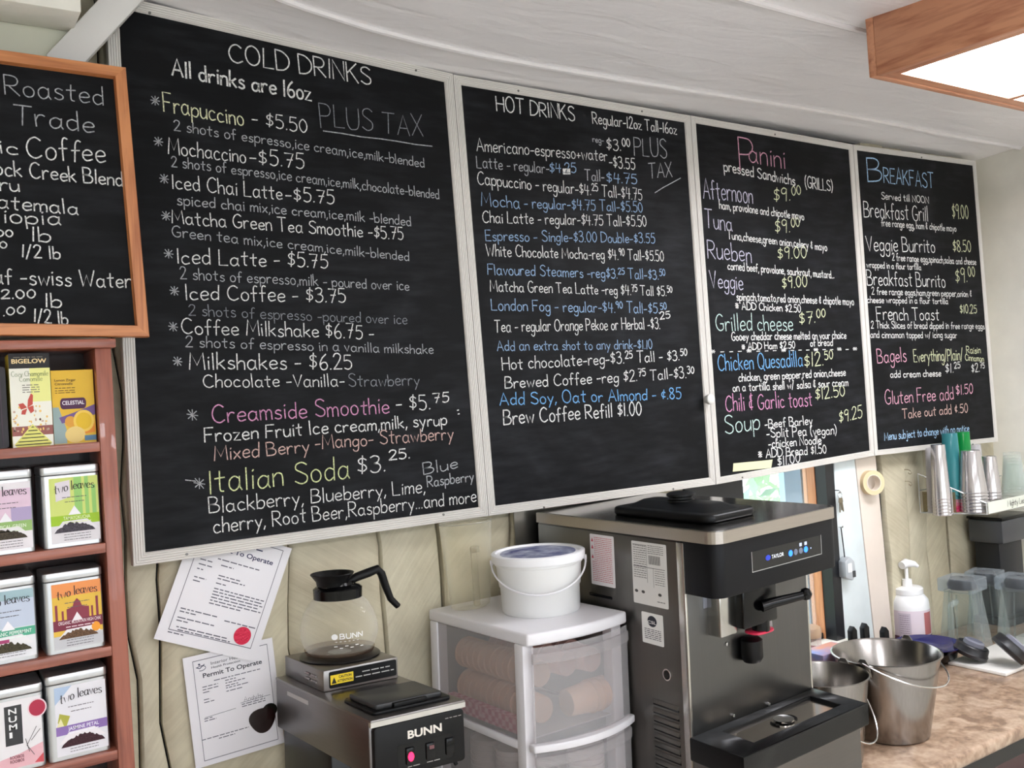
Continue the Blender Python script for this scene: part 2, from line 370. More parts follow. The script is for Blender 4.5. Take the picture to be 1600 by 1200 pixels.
# window opening in the wall, behind the soft serve machine
WX0, WX1 = float(on_y(1080, 775, YW)[0]), float(on_y(1291, 760, .022)[0])
WZ0, WZ1 = 1.005, 2.15
b = MB(); b.box(XL, WX0, .075, .13, 0, 3.1); b.box(WX1, XC+.1, .075, .13, 0, 3.1); b.box(WX0, WX1, .075, .13, WZ1, 3.1); b.box(WX0, WX1, .075, .13, 0, WZ0)
wall_back = struct(b.build('wall_back', dark)); wall_back['label'] = 'old wall of cream-painted rough planks behind the chalkboards'
def plank(parent, x0, x1, z0, z1, m, seed, y=YW, side=None):
    """one rough plank; its long edges wander a little and the face is uneven"""
    r = random.Random(seed); nx, nz = 6, 26; ph = [r.uniform(0, 6) for _ in range(6)]; b = MB(); vs = []
    for j in range(nz+1):
        z = z0+(z1-z0)*j/nz
        a = x0+.007*math.sin(z*9+x0*40)+.005*math.sin(z*21+x0*77)+.0025; c = x1+.007*math.sin(z*9+x1*40)+.005*math.sin(z*21+x1*77)-.0025
        for i in range(nx+1):
            t = (0, .03, .12, .5, .88, .97, 1)[i]
            e = .010 if i in (0, nx) else (.003 if i in (1, nx-1) else 0)
            yy = y+e-.003*math.sin(z*5+ph[0]+t*3)-.002*math.sin(z*13+ph[1]-t*5)+.002*math.sin(t*7+ph[2])
            vs.append((a+(c-a)*t, yy, z))
    n = len(vs); vs += [(x, y+.03, z) for x, _, z in vs]
    w = nx+1; fs = []
    for j in range(nz):
        for i in range(nx):
            q = j*w+i; fs.append((q, q+1, q+w+1, q+w)); fs.append((n+q, n+q+w, n+q+w+1, n+q+1))
        fs.append((j*w, j*w+w, n+j*w+w, n+j*w)); fs.append((j*w+nx, n+j*w+nx, n+j*w+w+nx, j*w+w+nx))
    for i in range(nx): fs.append((i, n+i, n+i+1, i+1)); q = nz*w+i; fs.append((q, q+1, n+q+1, n+q))
    if side: vs = [side(p) for p in vs]
    b.add(vs, fs); return b.build('plank', m, parent, smooth=True)
def wx(px, py): return float(on_y(px, py, YW)[0])
edges = [XL, -2.2, -1.8, -1.4, -1.05, -.7, -.38, -.12, wx(204, 950), wx(258, 1080), wx(455, 950), wx(594, 900), wx(692, 900), wx(800, 850), wx(800, 850)+.22, WX0-.02]
for i in range(len(edges)-1):
    if i == 0 or edges[i+1]-edges[i-1] > 0: plank(wall_back, edges[i], edges[i+1], .2, ZC+.12, plankm[i % 3], 10+i, YW-.004+.008*((i*7) % 3)/2)
edges = [wx(1385, 800), wx(1420, 800), wx(1456, 850), wx(1490, 850), XC]
for i in range(len(edges)-1): plank(wall_back, edges[i], edges[i+1], .2, ZC+.02, plankm[(i+1) % 3], 40+i, YW+(.0, .006, .014, .006)[i])
# right wall: white-painted planks running toward the viewer
b = MB(); b.box(XC+.04, XC+.1, YF, .13, 0, 3.1); wall_right = struct(b.build('wall_right', dark)); wall_right['label'] = 'white-painted plank wall at the right'
ye = [.10, -.19, -.46, -.75, -1.1, -1.45, -1.8, -2.2, -2.6, -3.0, -3.5, -4.0, -4.6, -5.2]
for i in range(len(ye)-1):
    plank(wall_right, -ye[i], -ye[i+1], .0, ZC+.02, whitep, 70+i, 0, side=lambda p: (XC+(0, .012)[i % 2]+p[1], -p[0], p[2]))
# left wall and front wall, unseen; big windows added to let daylight in
b = MB(); b.box(XL-.1, XL, YF, .13, 0, 3.1); struct(b.build('wall_left', whitep))
b = MB(); wn = [(-2.1, -.7), (-.3, 1.3), (1.7, 3.3)]
xs = [XL-.1]+[v for w in wn for v in w]+[XC+.1]
for i in range(0, len(xs), 2): b.box(xs[i], xs[i+1], YF-.1, YF, 0, 3.1)
for a, c in wn: b.box(a, c, YF-.1, YF, 0, .95); b.box(a, c, YF-.1, YF, 2.3, 3.1)
struct(b.build('wall_front', whitep))
floorm = wood('floor_wood', (224, 220, 212), (200, 196, 188), 'x', .45)  # unseen floor, made pale to bounce light up to the ceiling
b = MB(); b.box(XL-.1, XC+.1, YF-.1, .13, -.05, 0); struct(b.build('floor', floorm))
# ceiling: pale sheeting that hangs in slight waves, held by ridged seams along the room
def ceil_z(x, y):
    t = min(1, max(0, (1.0-x)/.95)); s = t*t*(3-2*t)
    return ZC+.085*s+.004*math.sin(x*3.1+y*2)+.004*math.sin(y*7-x)-.006*max(0, math.sin((y+.13)*math.pi/.53))**2
m, nt, p = nodes('ceiling_sheet'); L = nt.links.new; MATS['ceiling_sheet'] = m
g = nt.nodes.new('ShaderNodeNewGeometry'); mp = nt.nodes.new('ShaderNodeMapping'); mp.inputs['Rotation'].default_value = (0, 0, .35); mp.inputs['Scale'].default_value = (3, 11, 3); L(g.outputs['Position'], mp.inputs[0])
n1 = nt.nodes.new('ShaderNodeTexNoise'); n1.inputs['Scale'].default_value = 1.3; n1.inputs['Detail'].default_value = 4; n1.inputs['Distortion'].default_value = .6; L(mp.outputs[0], n1.inputs['Vector'])
bp = nt.nodes.new('ShaderNodeBump'); bp.inputs['Strength'].default_value = .35; bp.inputs['Distance'].default_value = .02; L(n1.outputs[0], bp.inputs['Height']); L(bp.outputs[0], p.inputs['Normal'])
p.inputs['Base Color'].default_value = lin((250, 247, 248))+(1,); p.inputs['Roughness'].default_value = .38
b = MB(); NX, NY = 70, 90; vs = []
for j in range(NY+1):
    for i in range(NX+1):
        x = XL+(XC+.05-XL)*i/NX; y = .07+(YF-.07)*j/NY; vs.append((x, y, ceil_z(x, y)))
w = NX+1; b.add(vs, [(j*w+i, j*w+i+1, j*w+w+i+1, j*w+w+i) for j in range(NY) for i in range(NX)])
ceiling = b.build('ceiling', m, smooth=True); struct(ceiling)
seamm = mat('seam_strip', (228, 224, 224), .3)
for k in range(9):
    y = -.13-.53*k; pts = []
    for i in range(41):
        x = XL+(XC-XL)*i/40; yy = y-(.1*(1-min(1, max(0, x-.3)/.9)) if k == 0 else 0); pts.append((x, yy, ceil_z(x, yy)-.002))
    MB().tube(pts, .0085, 8).build('seam', seamm, ceiling, smooth=True)
b = MB(); b.box(XL-.1, XC+.1, YF-.1, .13, 3.1, 3.16); struct(b.build('roof_deck', whitep))

# window: black frame, wooden stop, white trim boards, sill
blackf = mat('black_window_frame', (20, 22, 26), .35); trimw = mat('window_trim_skylit', (216, 226, 228), .45, noise=.05, nscale=9, bump=.25, bscale=18)  # white trim: cool cast of the skylight is put into its colour
win = thing('window_1', 'narrow window beside the soft serve machine', 'window', (WX1, .06, WZ0)); del win['category']; struct(win)
o = (WX1, .06, WZ0)
x_ = WX1; WL = float(on_y(1158, 745, .05)[0])
b = MB().box(x_, float(on_y(1303.5, 750, .022)[0]), .022, .068, WZ0-.02, WZ1); b.build('window_frame', blackf, win, origin=o)
b = MB().box(WX0-.03, WL, .045, .16, WZ0-.02, WZ1); b.build('window_frame', blackf, win, origin=o)
b = MB().box(WX0, WX1, .09, .16, WZ0-.02, WZ0+.01); b.build('window_frame', blackf, win, origin=o)
b = MB().box(WX0, WX1, .045, .16, WZ1-.04, WZ1); b.build('window_frame', blackf, win, origin=o)
b = MB().box(x_-.004, x_+.04, .068, .118, WZ0-.02, WZ1); b.build('wooden_stop', wood('stop_wood', (226, 160, 112), (196, 128, 84), 'z'), win, origin=o)
b = MB().box(WL, x_-.004, .100, .104, WZ0, WZ1-.04); b.build('glass_pane', clear('window_glass', (235, 250, 255), .05, .02), win, origin=o)
b = MB().box(WX0-.06, WX1+.05, -.02, .09, WZ0-.05, WZ0-.02); b.build('window_sill', whitep, win, origin=o)
def slab(px_l, px_r, z0, z1, y, t, name, m, dz=0):
    a = on_y(px_l[0], px_l[1], y); c = on_y(px_r[0], px_r[1], y); a2 = on_y(px_l[2], px_l[3], y); c2 = on_y(px_r[2], px_r[3], y)
    f = lambda P, Q, z: P[0]+(Q[0]-P[0])*(z-P[2])/(Q[2]-P[2])
    xa, xb, xc, xd = f(a, a2, z0), f(c, c2, z0), f(c, c2, z1), f(a, a2, z1)
    return MB().hexa([(xa, y, z0), (xb, y, z0), (xb, y+t, z0), (xa, y+t, z0), (xd, y, z1), (xc, y, z1), (xc, y+t, z1), (xd, y+t, z1)]).build(name, m, win, origin=o, bevel=.003)
slab((1304, 740, 1312, 960), (1338, 740, 1361, 950), .8, 2.1, .028, .022, 'trim_board', trimw)
slab((1339, 740, 1362, 950), (1371, 740, 1390, 940), .8, 2.1, .036, .04, 'trim_board', mat('trim_paint_b', (224, 212, 200), .55, noise=.05, nscale=6, bump=.3, bscale=20))
# outside: blue sheet on the next building, shrub; daylight glare put into both colours
b = MB(); 
bx0 = float(on_y(1226, 760, .62)[0])
for i in range(9): b.box(bx0+i*.115, bx0+i*.115+.108, .62, .65, .2, 2.4)
tag(b.build('blue_siding', mat('blue_siding_glare', (186, 222, 248), .6, noise=.06, nscale=4)), 'blue board siding seen outside through the window, daylight glare put into its pale colour', 'siding')
shr = thing('shrub', 'green shrub outside the window, daylight glare put into its pale leaf colour', 'shrub', (4.1, 2.2, 0))
r = random.Random(3); b = MB()
for k in range(2600):
    q = r.uniform(0, 6.283); u = r.uniform(-1, 1); s_ = math.sqrt(1-u*u); R = r.uniform(.6, 1)
    c_ = np.array([R*1.5*s_*math.cos(q), R*.9*s_*math.sin(q), 1.2+R*1.3*u]); d1 = unit([r.gauss(0, 1) for _ in range(3)]); d2 = unit(np.cross(d1, [r.gauss(0, 1) for _ in range(3)]))
    l = r.uniform(.05, .1); b.add([c_-d1*l, c_+d2*l*.4, c_+d1*l, c_-d2*l*.4], [(0, 1, 2, 3)])
b.build('foliage', mat('leaf', (206, 230, 196), .5, noise=.3, nscale=3), shr)
MB().tube([(0, 0, 0), (.05, 0, .5), (0, .02, 1.2)], [.05, .04, .02]).build('stem', flat('bark', (90, 70, 55), .9), shr)
b = MB().box(-8, 12, .2, 12, -.06, -.01); struct(b.build('ground', mat('grass_ground', (110, 140, 80), .9, noise=.2, nscale=3)))

# stainless sheet on the wall left of the machine
b = MB().box(wx(800, 850), wx(800, 850)+.42, .03, .034, CT, 1.62); tag(b.build('metal_splash_sheet', steel('splash_steel', (170, 168, 162), .3, 'z')), 'brushed steel splash sheet on the wall behind the soft serve machine', 'metal sheet')

# cream return panel, soffit and diagonal brace at the top left
b = MB().box(-.45, float(on_y(118, 60, -.03)[0]), -.03, -.005, 2.085, 2.98); b.build('trim_1', mat('panel_paint', (214, 214, 196), .55, noise=.04, nscale=5), bevel=.003)['kind'] = 'structure'
b = MB().box(-.5, float(on_y(112, 15, -.03)[0]), -.14, -.031, float(on_y(60, 22, -.1)[2]), 2.99); b.build('trim_2', whitep, bevel=.004)['kind'] = 'structure'
P0 = on_y(88, 112, -.02); P1 = on_y(232, -42, -.02); d = unit(P1-P0); n_ = np.array([-d[2], 0, d[0]]); hw = .030
b = MB().hexa([P0-n_*hw+[0, -.035, 0], P1-n_*hw+[0, -.035, 0], P1-n_*hw+[0, 0, 0], P0-n_*hw+[0, 0, 0], P0+n_*hw+[0, -.035, 0], P1+n_*hw+[0, -.035, 0], P1+n_*hw, P0+n_*hw])
tag(b.build('diagonal_brace', mat('brace_paint', (222, 220, 216), .45), bevel=.004), 'white-painted diagonal wooden brace at the upper left corner of the cold drinks board', 'brace')
# counter
cm, nt, p = nodes('counter_laminate'); L = nt.links.new
g = nt.nodes.new('ShaderNodeNewGeometry'); n1 = nt.nodes.new('ShaderNodeTexNoise'); n1.inputs['Scale'].default_value = 14; n1.inputs['Detail'].default_value = 8; n1.inputs['Distortion'].default_value = .8; L(g.outputs['Position'], n1.inputs['Vector'])
n2 = nt.nodes.new('ShaderNodeTexNoise'); n2.inputs['Scale'].default_value = 60; n2.inputs['Detail'].default_value = 6; L(g.outputs['Position'], n2.inputs['Vector'])
ma = nt.nodes.new('ShaderNodeMath'); ma.operation = 'MULTIPLY_ADD'; ma.inputs[1].default_value = .5; L(n2.outputs[0], ma.inputs[0]); L(n1.outputs[0], ma.inputs[2])
rp = nt.nodes.new('ShaderNodeValToRGB'); L(ma.outputs[0], rp.inputs[0]); e = rp.color_ramp.elements
e[0].position = .58; e[0].color = lin((132, 106, 86))+(1,); e[1].position = .92; e[1].color = lin((190, 166, 144))+(1,); e.new(.72).color = lin((164, 136, 113))+(1,)
L(rp.outputs[0], p.inputs['Base Color']); p.inputs['Roughness'].default_value = .32; p.inputs['Coat Weight'].default_value = .3
yedge = float(on_z(1520, 1171, CT)[1])
b = MB().box(-.45, XC-.01, yedge, .04, CT-.04, CT); ctr = b.build('counter', cm, bevel=.012, seg=3); tag(ctr, 'brown mottled laminate counter top with a rounded front edge', 'counter')
b = MB().box(-.45, 1.95, yedge+.06, .04, .08, CT-.04); cab = b.build('counter_cabinet', wood('cabinet_wood', (120, 78, 55), (88, 54, 38), 'z')); tag(cab, 'wooden base cabinet carrying the counter under the coffee brewer', 'cabinet')

# ================================================================== chalkboards
slate, nt, p = nodes('blackboard'); L = nt.links.new                 # black paint with a film of smeared chalk dust
g = nt.nodes.new('ShaderNodeNewGeometry'); n1 = nt.nodes.new('ShaderNodeTexNoise'); n1.inputs['Scale'].default_value = 3.2; n1.inputs['Detail'].default_value = 7; n1.inputs['Distortion'].default_value = 1.6; L(g.outputs['Position'], n1.inputs['Vector'])
mp = nt.nodes.new('ShaderNodeMapping'); mp.inputs['Rotation'].default_value = (0, .5, 0); mp.inputs['Scale'].default_value = (6, 6, 30); L(g.outputs['Position'], mp.inputs[0])
n2 = nt.nodes.new('ShaderNodeTexNoise'); n2.inputs['Scale'].default_value = 1.5; n2.inputs['Detail'].default_value = 5; L(mp.outputs[0], n2.inputs['Vector'])
mu = nt.nodes.new('ShaderNodeMath'); mu.operation = 'MULTIPLY'; L(n1.outputs[0], mu.inputs[0]); L(n2.outputs[0], mu.inputs[1])
rp = nt.nodes.new('ShaderNodeValToRGB'); L(mu.outputs[0], rp.inputs[0]); e = rp.color_ramp.elements
e[0].position = .2; e[0].color = lin((9, 10, 13))+(1,); e[1].position = .46; e[1].color = lin((34, 35, 39))+(1,)
L(rp.outputs[0], p.inputs['Base Color']); p.inputs['Roughness'].default_value = .6; p.inputs['Specular IOR Level'].default_value = .16
rail = mat('whitewashed_rail', (214, 210, 204), .5, noise=.05, nscale=6, stretch=(1, 1, 1), bump=.12, bscale=120)
screwm = mat('screw_steel', (120, 118, 115), .35, 1)
CH = {'w': (228, 228, 226), 'g': (178, 180, 184), 'd': (142, 145, 150), 'y': (228, 229, 192), 'k': (212, 150, 188), 'h': (208, 176, 168), 'l': (218, 225, 168), 'b': (150, 178, 210),
      'B': (122, 176, 226), 'v': (202, 198, 216), 'e': (196, 220, 213), 'c': (170, 204, 234), 'r': (222, 168, 188), 'm': (214, 219, 182)}
def chalkboard(name, label, px, lines, railw=.024, y=0.0, ribs=True, railmat=None, depth_=.02, rproud=.0045, seed=1, screws=()):
    """px = outer corners TL TR BR BL measured on the photo, laid on the board plane"""
    Q = [on_y(a, b_, y) for a, b_ in px]; o = np.array([(Q[3][0]+Q[2][0])/2, y, min(Q[3][2], Q[2][2])])
    t = thing(name, label, 'chalkboard', o)
    out = [np.array([q[0], q[2]]) for q in Q]
    def inset(k):
        r_ = []
        for i in range(4):
            a, b_, c = out[i-1], out[i], out[(i+1) % 4]; u = unit(b_-a); v = unit(c-b_); nu = np.array([u[1], -u[0]]); nv = np.array([v[1], -v[0]])
            M_ = np.array([nu, nv]); r_.append(np.linalg.solve(M_, [nu@b_+k, nv@b_+k]))
        return r_
    inn = inset(railw*.9)
    MB().hexa([(inn[3][0], y, inn[3][1]), (inn[2][0], y, inn[2][1]), (inn[2][0], y+depth_, inn[2][1]), (inn[3][0], y+depth_, inn[3][1]),
               (inn[0][0], y, inn[0][1]), (inn[1][0], y, inn[1][1]), (inn[1][0], y+depth_, inn[1][1]), (inn[0][0], y+depth_, inn[0][1])]).build('slate', slate, t, origin=o)
    prof = [(0, -depth_), (0, rproud*.8), (.06, rproud)]
    if ribs:
        for k in range(4): c_ = .16+k*.2; prof += [(c_, rproud), (c_+.035, rproud-.0018), (c_+.07, rproud)]
    prof += [(.9, rproud), (1, .0), (1, -.004)]
    rings = [[(p[0], y-h, p[1]) for p in inset(railw*k)] for k, h in prof]
    for s in range(4):
        b = MB(); e_ = (s+1) % 4
        for i in range(len(rings)-1): b.add([rings[i][s], rings[i][e_], rings[i+1][e_], rings[i+1][s]], [(0, 1, 2, 3)])
        b.build('frame_rail', (railmat[s] if isinstance(railmat, list) else railmat) or rail, t, origin=o)
    for sx_, sy_ in screws:
        P = on_y(sx_, sy_, y-rproud); MB().lathe([(.0, -.0015), (.003, -.001), (.0034, .0012)], seg=10, fn=lambda p: (p[0]+P[0], P[1]+p[2], p[1]+P[2])).build('screw', screwm, t, origin=o)
    r = random.Random(seed); N = (0, -.0009, 0)
    for ln in lines:
        s, x0, y0, x1, y1, cap, colr = ln[:7]; wpx = ln[7] if len(ln) > 7 else 2.3
        A = on_y(x0, y0, y); Bp = on_y(x1, y1, y); T_ = on_y(x0+cap*.07, y0-cap, y); up = T_-A
        U = Bp-A; Ln = np.linalg.norm(U); U = U/Ln; cp = abs(up[2]); wd = metres(wpx*.84, A)
        b = MB(); r2 = random.Random(hash_(s)+seed)
        if s == '_': ribbon(b, [(Ln*k/6, r2.uniform(-.001, .001)) for k in range(7)], wd, lambda a, c: A+U*a+np.array([0, 0, 1])*c+np.array(N))
        elif s == '@':                       # a solid dab
            ribbon(b, [(0, 0), (Ln, 0)], cp, lambda a, c: A+U*a+np.array([0, 0, 1])*c+np.array(N))
        else: stroke_text(b, s, A, U, (0, 0, 1), N, Ln, cp, wd, jit=.07, r=r2)
        b.build('chalk_text', chalkmat('chalk_'+colr, tuple(int(v*.94) for v in CH[colr])), t, origin=o)
    return t
def hash_(s): return sum((i+1)*ord(c) for i, c in enumerate(s))
def star(x, y, s=15): return ('*', x-s*.45, y+s*.42, x+s*.5, y+s*.55, s*1.3, 'g', 1.8)
b1 = [('COLD DRINKS', 358, 96, 580, 133, 30, 'w', 2.6), ('All drinks are 16oz', 269, 118, 486, 158, 26, 'w', 3.6),
 star(242, 159), ('Frapuccino', 256, 174, 381, 197, 28, 'y', 2.4), ('- $5.50', 394, 195, 480, 208, 22, 'w', 2.2), ('PLUS TAX', 501, 197, 661, 214, 34, 'd', 1.8), ('_', 505, 205, 675, 229, 5, 'g', 2),
 ('2 shots of espresso,ice cream,ice,milk-blended', 272, 204, 663, 262, 17, 'g', 1.9),
 star(247, 223), ('Mochaccino', 263, 240, 384, 255, 24, 'w', 2.2), ('-$5.75', 391, 255, 475, 264, 23, 'w', 2.2), ('2 shots of espresso,ice cream,ice,milk,chocolate-blended', 268, 260, 686, 311, 17, 'g', 1.9),
 star(256, 281), ('Iced Chai Latte', 269, 295, 441, 312, 23, 'w', 2.2), ('-$5.75', 447, 313, 522, 319, 21, 'w', 2.2), ('spiced chai mix,ice cream,ice,milk -blended', 277, 320, 642, 353, 17, 'g', 2.0),
 star(259, 339), ('Matcha Green Tea Smoothie -$5.75', 269, 349, 630, 375, 22, 'w', 2.2), ('Green tea mix,ice cream,ice,milk-blended', 269, 370, 639, 408, 17, 'g', 1.9),
 star(263, 398), ('Iced Latte - $5.75', 277, 412, 512, 419, 24, 'w', 2.3), ('2 shots of espresso,milk - poured over ice', 282, 436, 639, 454, 18, 'g', 1.8),
 star(272, 456), ('Iced Coffee - $3.75', 290, 468, 540, 473, 24, 'w', 2.3), ('2 shots of espresso -poured over ice', 295, 493, 636, 507, 18, 'd', 1.7),
 star(270, 512), ('Coffee Milkshake $6.75 -', 284, 521, 584, 530, 24, 'w', 2.2), ('2 shots of espresso in a vanilla milkshake', 290, 542, 677, 553, 17, 'g', 1.8),
 star(277, 566), ('Milkshakes - $6.25', 296, 577, 550, 577, 26, 'w', 2.4), ('Chocolate -Vanilla-', 318, 605, 538, 604, 21, 'w', 2.1), ('Strawberry', 545, 604, 655, 602, 19, 'd', 1.7),
 star(300, 650, 18), ('Creamside Smoothie', 332, 661, 608, 645, 28, 'k', 2.4), ('- $5.', 619, 641, 672, 640, 24, 'w', 2.2), ('75', 677, 630, 701, 628, 15, 'w', 2.2), (':', 714, 647, 719, 647, 14, 'w', 2),
 ('Frozen Fruit Ice cream,milk, syrup', 320, 691, 698, 664, 22, 'w', 2.5), ('Mixed Berry', 335, 720, 483, 706, 23, 'h', 2.2), ('-Mango- Strawberry', 493, 702, 708, 686, 22, 'h', 2.1),
 ('-', 290, 755, 306, 757, 14, 'g', 1.8), star(311, 757, 18), ('Italian Soda', 327, 771, 546, 747, 38, 'l', 2.5), ('$3.', 559, 740, 602, 737, 28, 'w', 2.4), ('25.', 608, 719, 640, 716, 16, 'w', 2.4),
 ('Blue', 662, 742, 715, 731, 19, 'g', 1.9), ('Raspberry', 668, 761, 740, 751, 16, 'g', 2), ('Blackberry, Blueberry, Lime,', 327, 802, 664, 769, 24, 'w', 2.2), ('cherry, Root Beer,Raspberry...and more', 334, 833, 744, 784, 24, 'w', 2.2)]
b2 = [('HOT DRINKS', 776, 173, 898, 189, 23, 'w', 2.4), ('Regular-12oz Tall-16oz', 926, 193, 1057, 210, 17, 'w', 2.0), ('reg-', 926, 222, 943, 224, 10, 'g', 1.6), ('$3.^00', 948, 234, 984, 237, 18, 'w', 2.0), ('PLUS', 991, 242, 1042, 247, 28, 'g', 1.8),
 ('Americano-espresso+water', 745, 236, 949, 252, 20, 'w', 1.9), ('-$3.55', 952, 261, 992, 265, 17, 'w', 2.0), ('TAX', 1014, 279, 1050, 276, 22, 'g', 1.8), ('_', 1023, 301, 1063, 278, 5, 'g', 1.8),
 ('Latte - regular-', 745, 262, 858, 271, 18, 'g', 1.8), ('$4.25', 859, 270, 900, 270, 15, 'b', 2), ('@', 881, 268, 889, 268, 9, 'w'), ('Tall-', 914, 282, 944, 284, 17, 'g', 1.9), ('$4.75', 948, 285, 995, 288, 16, 'b', 2),
 ('Cappuccino - regular-$4.^25^ Tall-$4.75', 746, 288, 1003, 313, 19, 'w', 1.9), ('Mocha', 752, 321, 812, 326, 20, 'b', 1.9), ('- regular-$4.75 Tall-$5.50', 819, 325, 1004, 332, 17, 'b', 1.9),
 ('Chai Latte - regular-$4.75 Tall-$5.50', 754, 348, 1010, 354, 18, 'w', 1.9), ('Espresso - Single-$3.00 Double-$3.55', 759, 376, 1023, 380, 17, 'b', 1.9), ('White Chocolate Mocha-reg $4.^90^ Tall-$5.50', 760, 400, 1037, 408, 18, 'w', 1.9),
 ('Flavoured Steamers -reg$3.^25^ Tall-$3.^50', 762, 429, 1039, 437, 17, 'b', 1.9), ('Matcha Green Tea Latte -reg $4.^75^ Tall $5.^50', 766, 455, 1050, 463, 17, 'w', 1.9), ('London Fog - regular-$4.^90^ Tall-$5.^50', 768, 485, 1041, 490, 18, 'b', 2.0),
 ('Tea - regular Orange Pekoe or Herbal -$3.', 773, 519, 1031, 514, 19, 'w', 1.9), ('25', 1031, 499, 1047, 497, 11, 'w', 1.9), ('Add an extra shot to any drink-$1.10', 777, 548, 1019, 545, 16, 'b', 1.8),
 ('Hot chocolate-reg-$3.^25^ Tall - $3.^50', 785, 578, 1073, 562, 19, 'w', 2.1), ('Brewed Coffee -reg $2.^75^ Tall-$3.^30', 789, 607, 1084, 590, 19, 'w', 2.1), ('Add Soy, Oat or Almond - ¢.85', 781, 633, 1064, 623, 20, 'B', 2.3), ('Brew Coffee Refill $1.00', 787, 664, 1002, 648, 23, 'w', 2.5)]
b3 = [('P', 1156, 264, 1178, 266, 46, 'r', 2.3), ('anini', 1170, 252, 1227, 264, 32, 'r', 2.1), ('pressed Sandwichs', 1131, 267, 1242, 290, 17, 'w', 2.3), ('(GRILLS)', 1258, 293, 1301, 299, 17, 'w', 2.0),
 ('Afternoon', 1099, 309, 1176, 318, 30, 'v', 2.0), ('$9.^00', 1209, 316, 1251, 312, 21, 'm', 1.9), ('ham, provolone and chipotle mayo', 1124, 326, 1256, 344, 13, 'w', 1.9),
 ('Tuna', 1102, 356, 1144, 361, 27, 'v', 2), ('$9.^00', 1211, 365, 1249, 362, 21, 'm', 1.9), ('Tuna,cheese,green onion,celery & mayo', 1137, 373, 1292, 392, 13, 'w', 1.9),
 ('Rueben', 1106, 403, 1174, 410, 30, 'v', 2), ('$9.00', 1215, 405, 1260, 403, 18, 'm', 1.9), ('corned beef, provolone, saurkraut, mustard...', 1137, 421, 1303, 435, 13, 'w', 1.9),
 ('Veggie', 1110, 449, 1161, 453, 25, 'v', 2), ('$9.00', 1222, 451, 1261, 448, 18, 'm', 1.9), ('spinach,tomato,red onion,cheese & chipotle mayo', 1151, 469, 1334, 477, 13, 'w', 1.9), ('* ADD Chicken $2.50', 1149, 483, 1251, 488, 12, 'w', 1.9),
 ('Grilled cheese', 1119, 517, 1239, 516, 26, 'e', 2.1), ('$7.^00', 1249, 507, 1289, 503, 20, 'm', 1.9), ('Gooey cheddar cheese melted on your choice', 1143, 532, 1322, 529, 13, 'w', 1.9), ('of bread', 1266, 541, 1301, 540, 11, 'w', 1.8), ('* ADD Ham $2.50', 1159, 547, 1242, 544, 11, 'w', 1.9),
 ('* - - - * - - - * - - - * - - * - *', 1109, 553, 1339, 548, 8, 'w', 1.6), ('Chicken Quesadilla', 1122, 580, 1254, 572, 26, 'B', 2.1), ('$12.^50', 1257, 574, 1301, 569, 21, 'm', 1.9), ('chicken, green pepper,red onion,cheese', 1154, 596, 1321, 587, 13, 'w', 1.9),
 ('on a tortilla shell w/ salsa & sour cream', 1145, 612, 1325, 603, 13, 'w', 1.9), ('Chili & Garlic toast', 1134, 643, 1269, 634, 26, 'k', 2.1), ('$12.50', 1274, 625, 1320, 618, 18, 'm', 1.9),
 ('Soup', 1133, 678, 1187, 670, 29, 'e', 2.2), ('-Beef Barley', 1195, 669, 1269, 663, 14, 'w', 2), ('$9.25', 1311, 661, 1347, 652, 19, 'm', 1.9), ('-Split Pea (vegan)', 1198, 684, 1307, 678, 15, 'w', 2), ('-chicken Noodle', 1201, 700, 1283, 693, 14, 'w', 2),
 ('* ADD Bread $1.50', 1185, 716, 1291, 708, 14, 'w', 2), ('$11.00', 1215, 728, 1250, 722, 14, 'w', 2)]
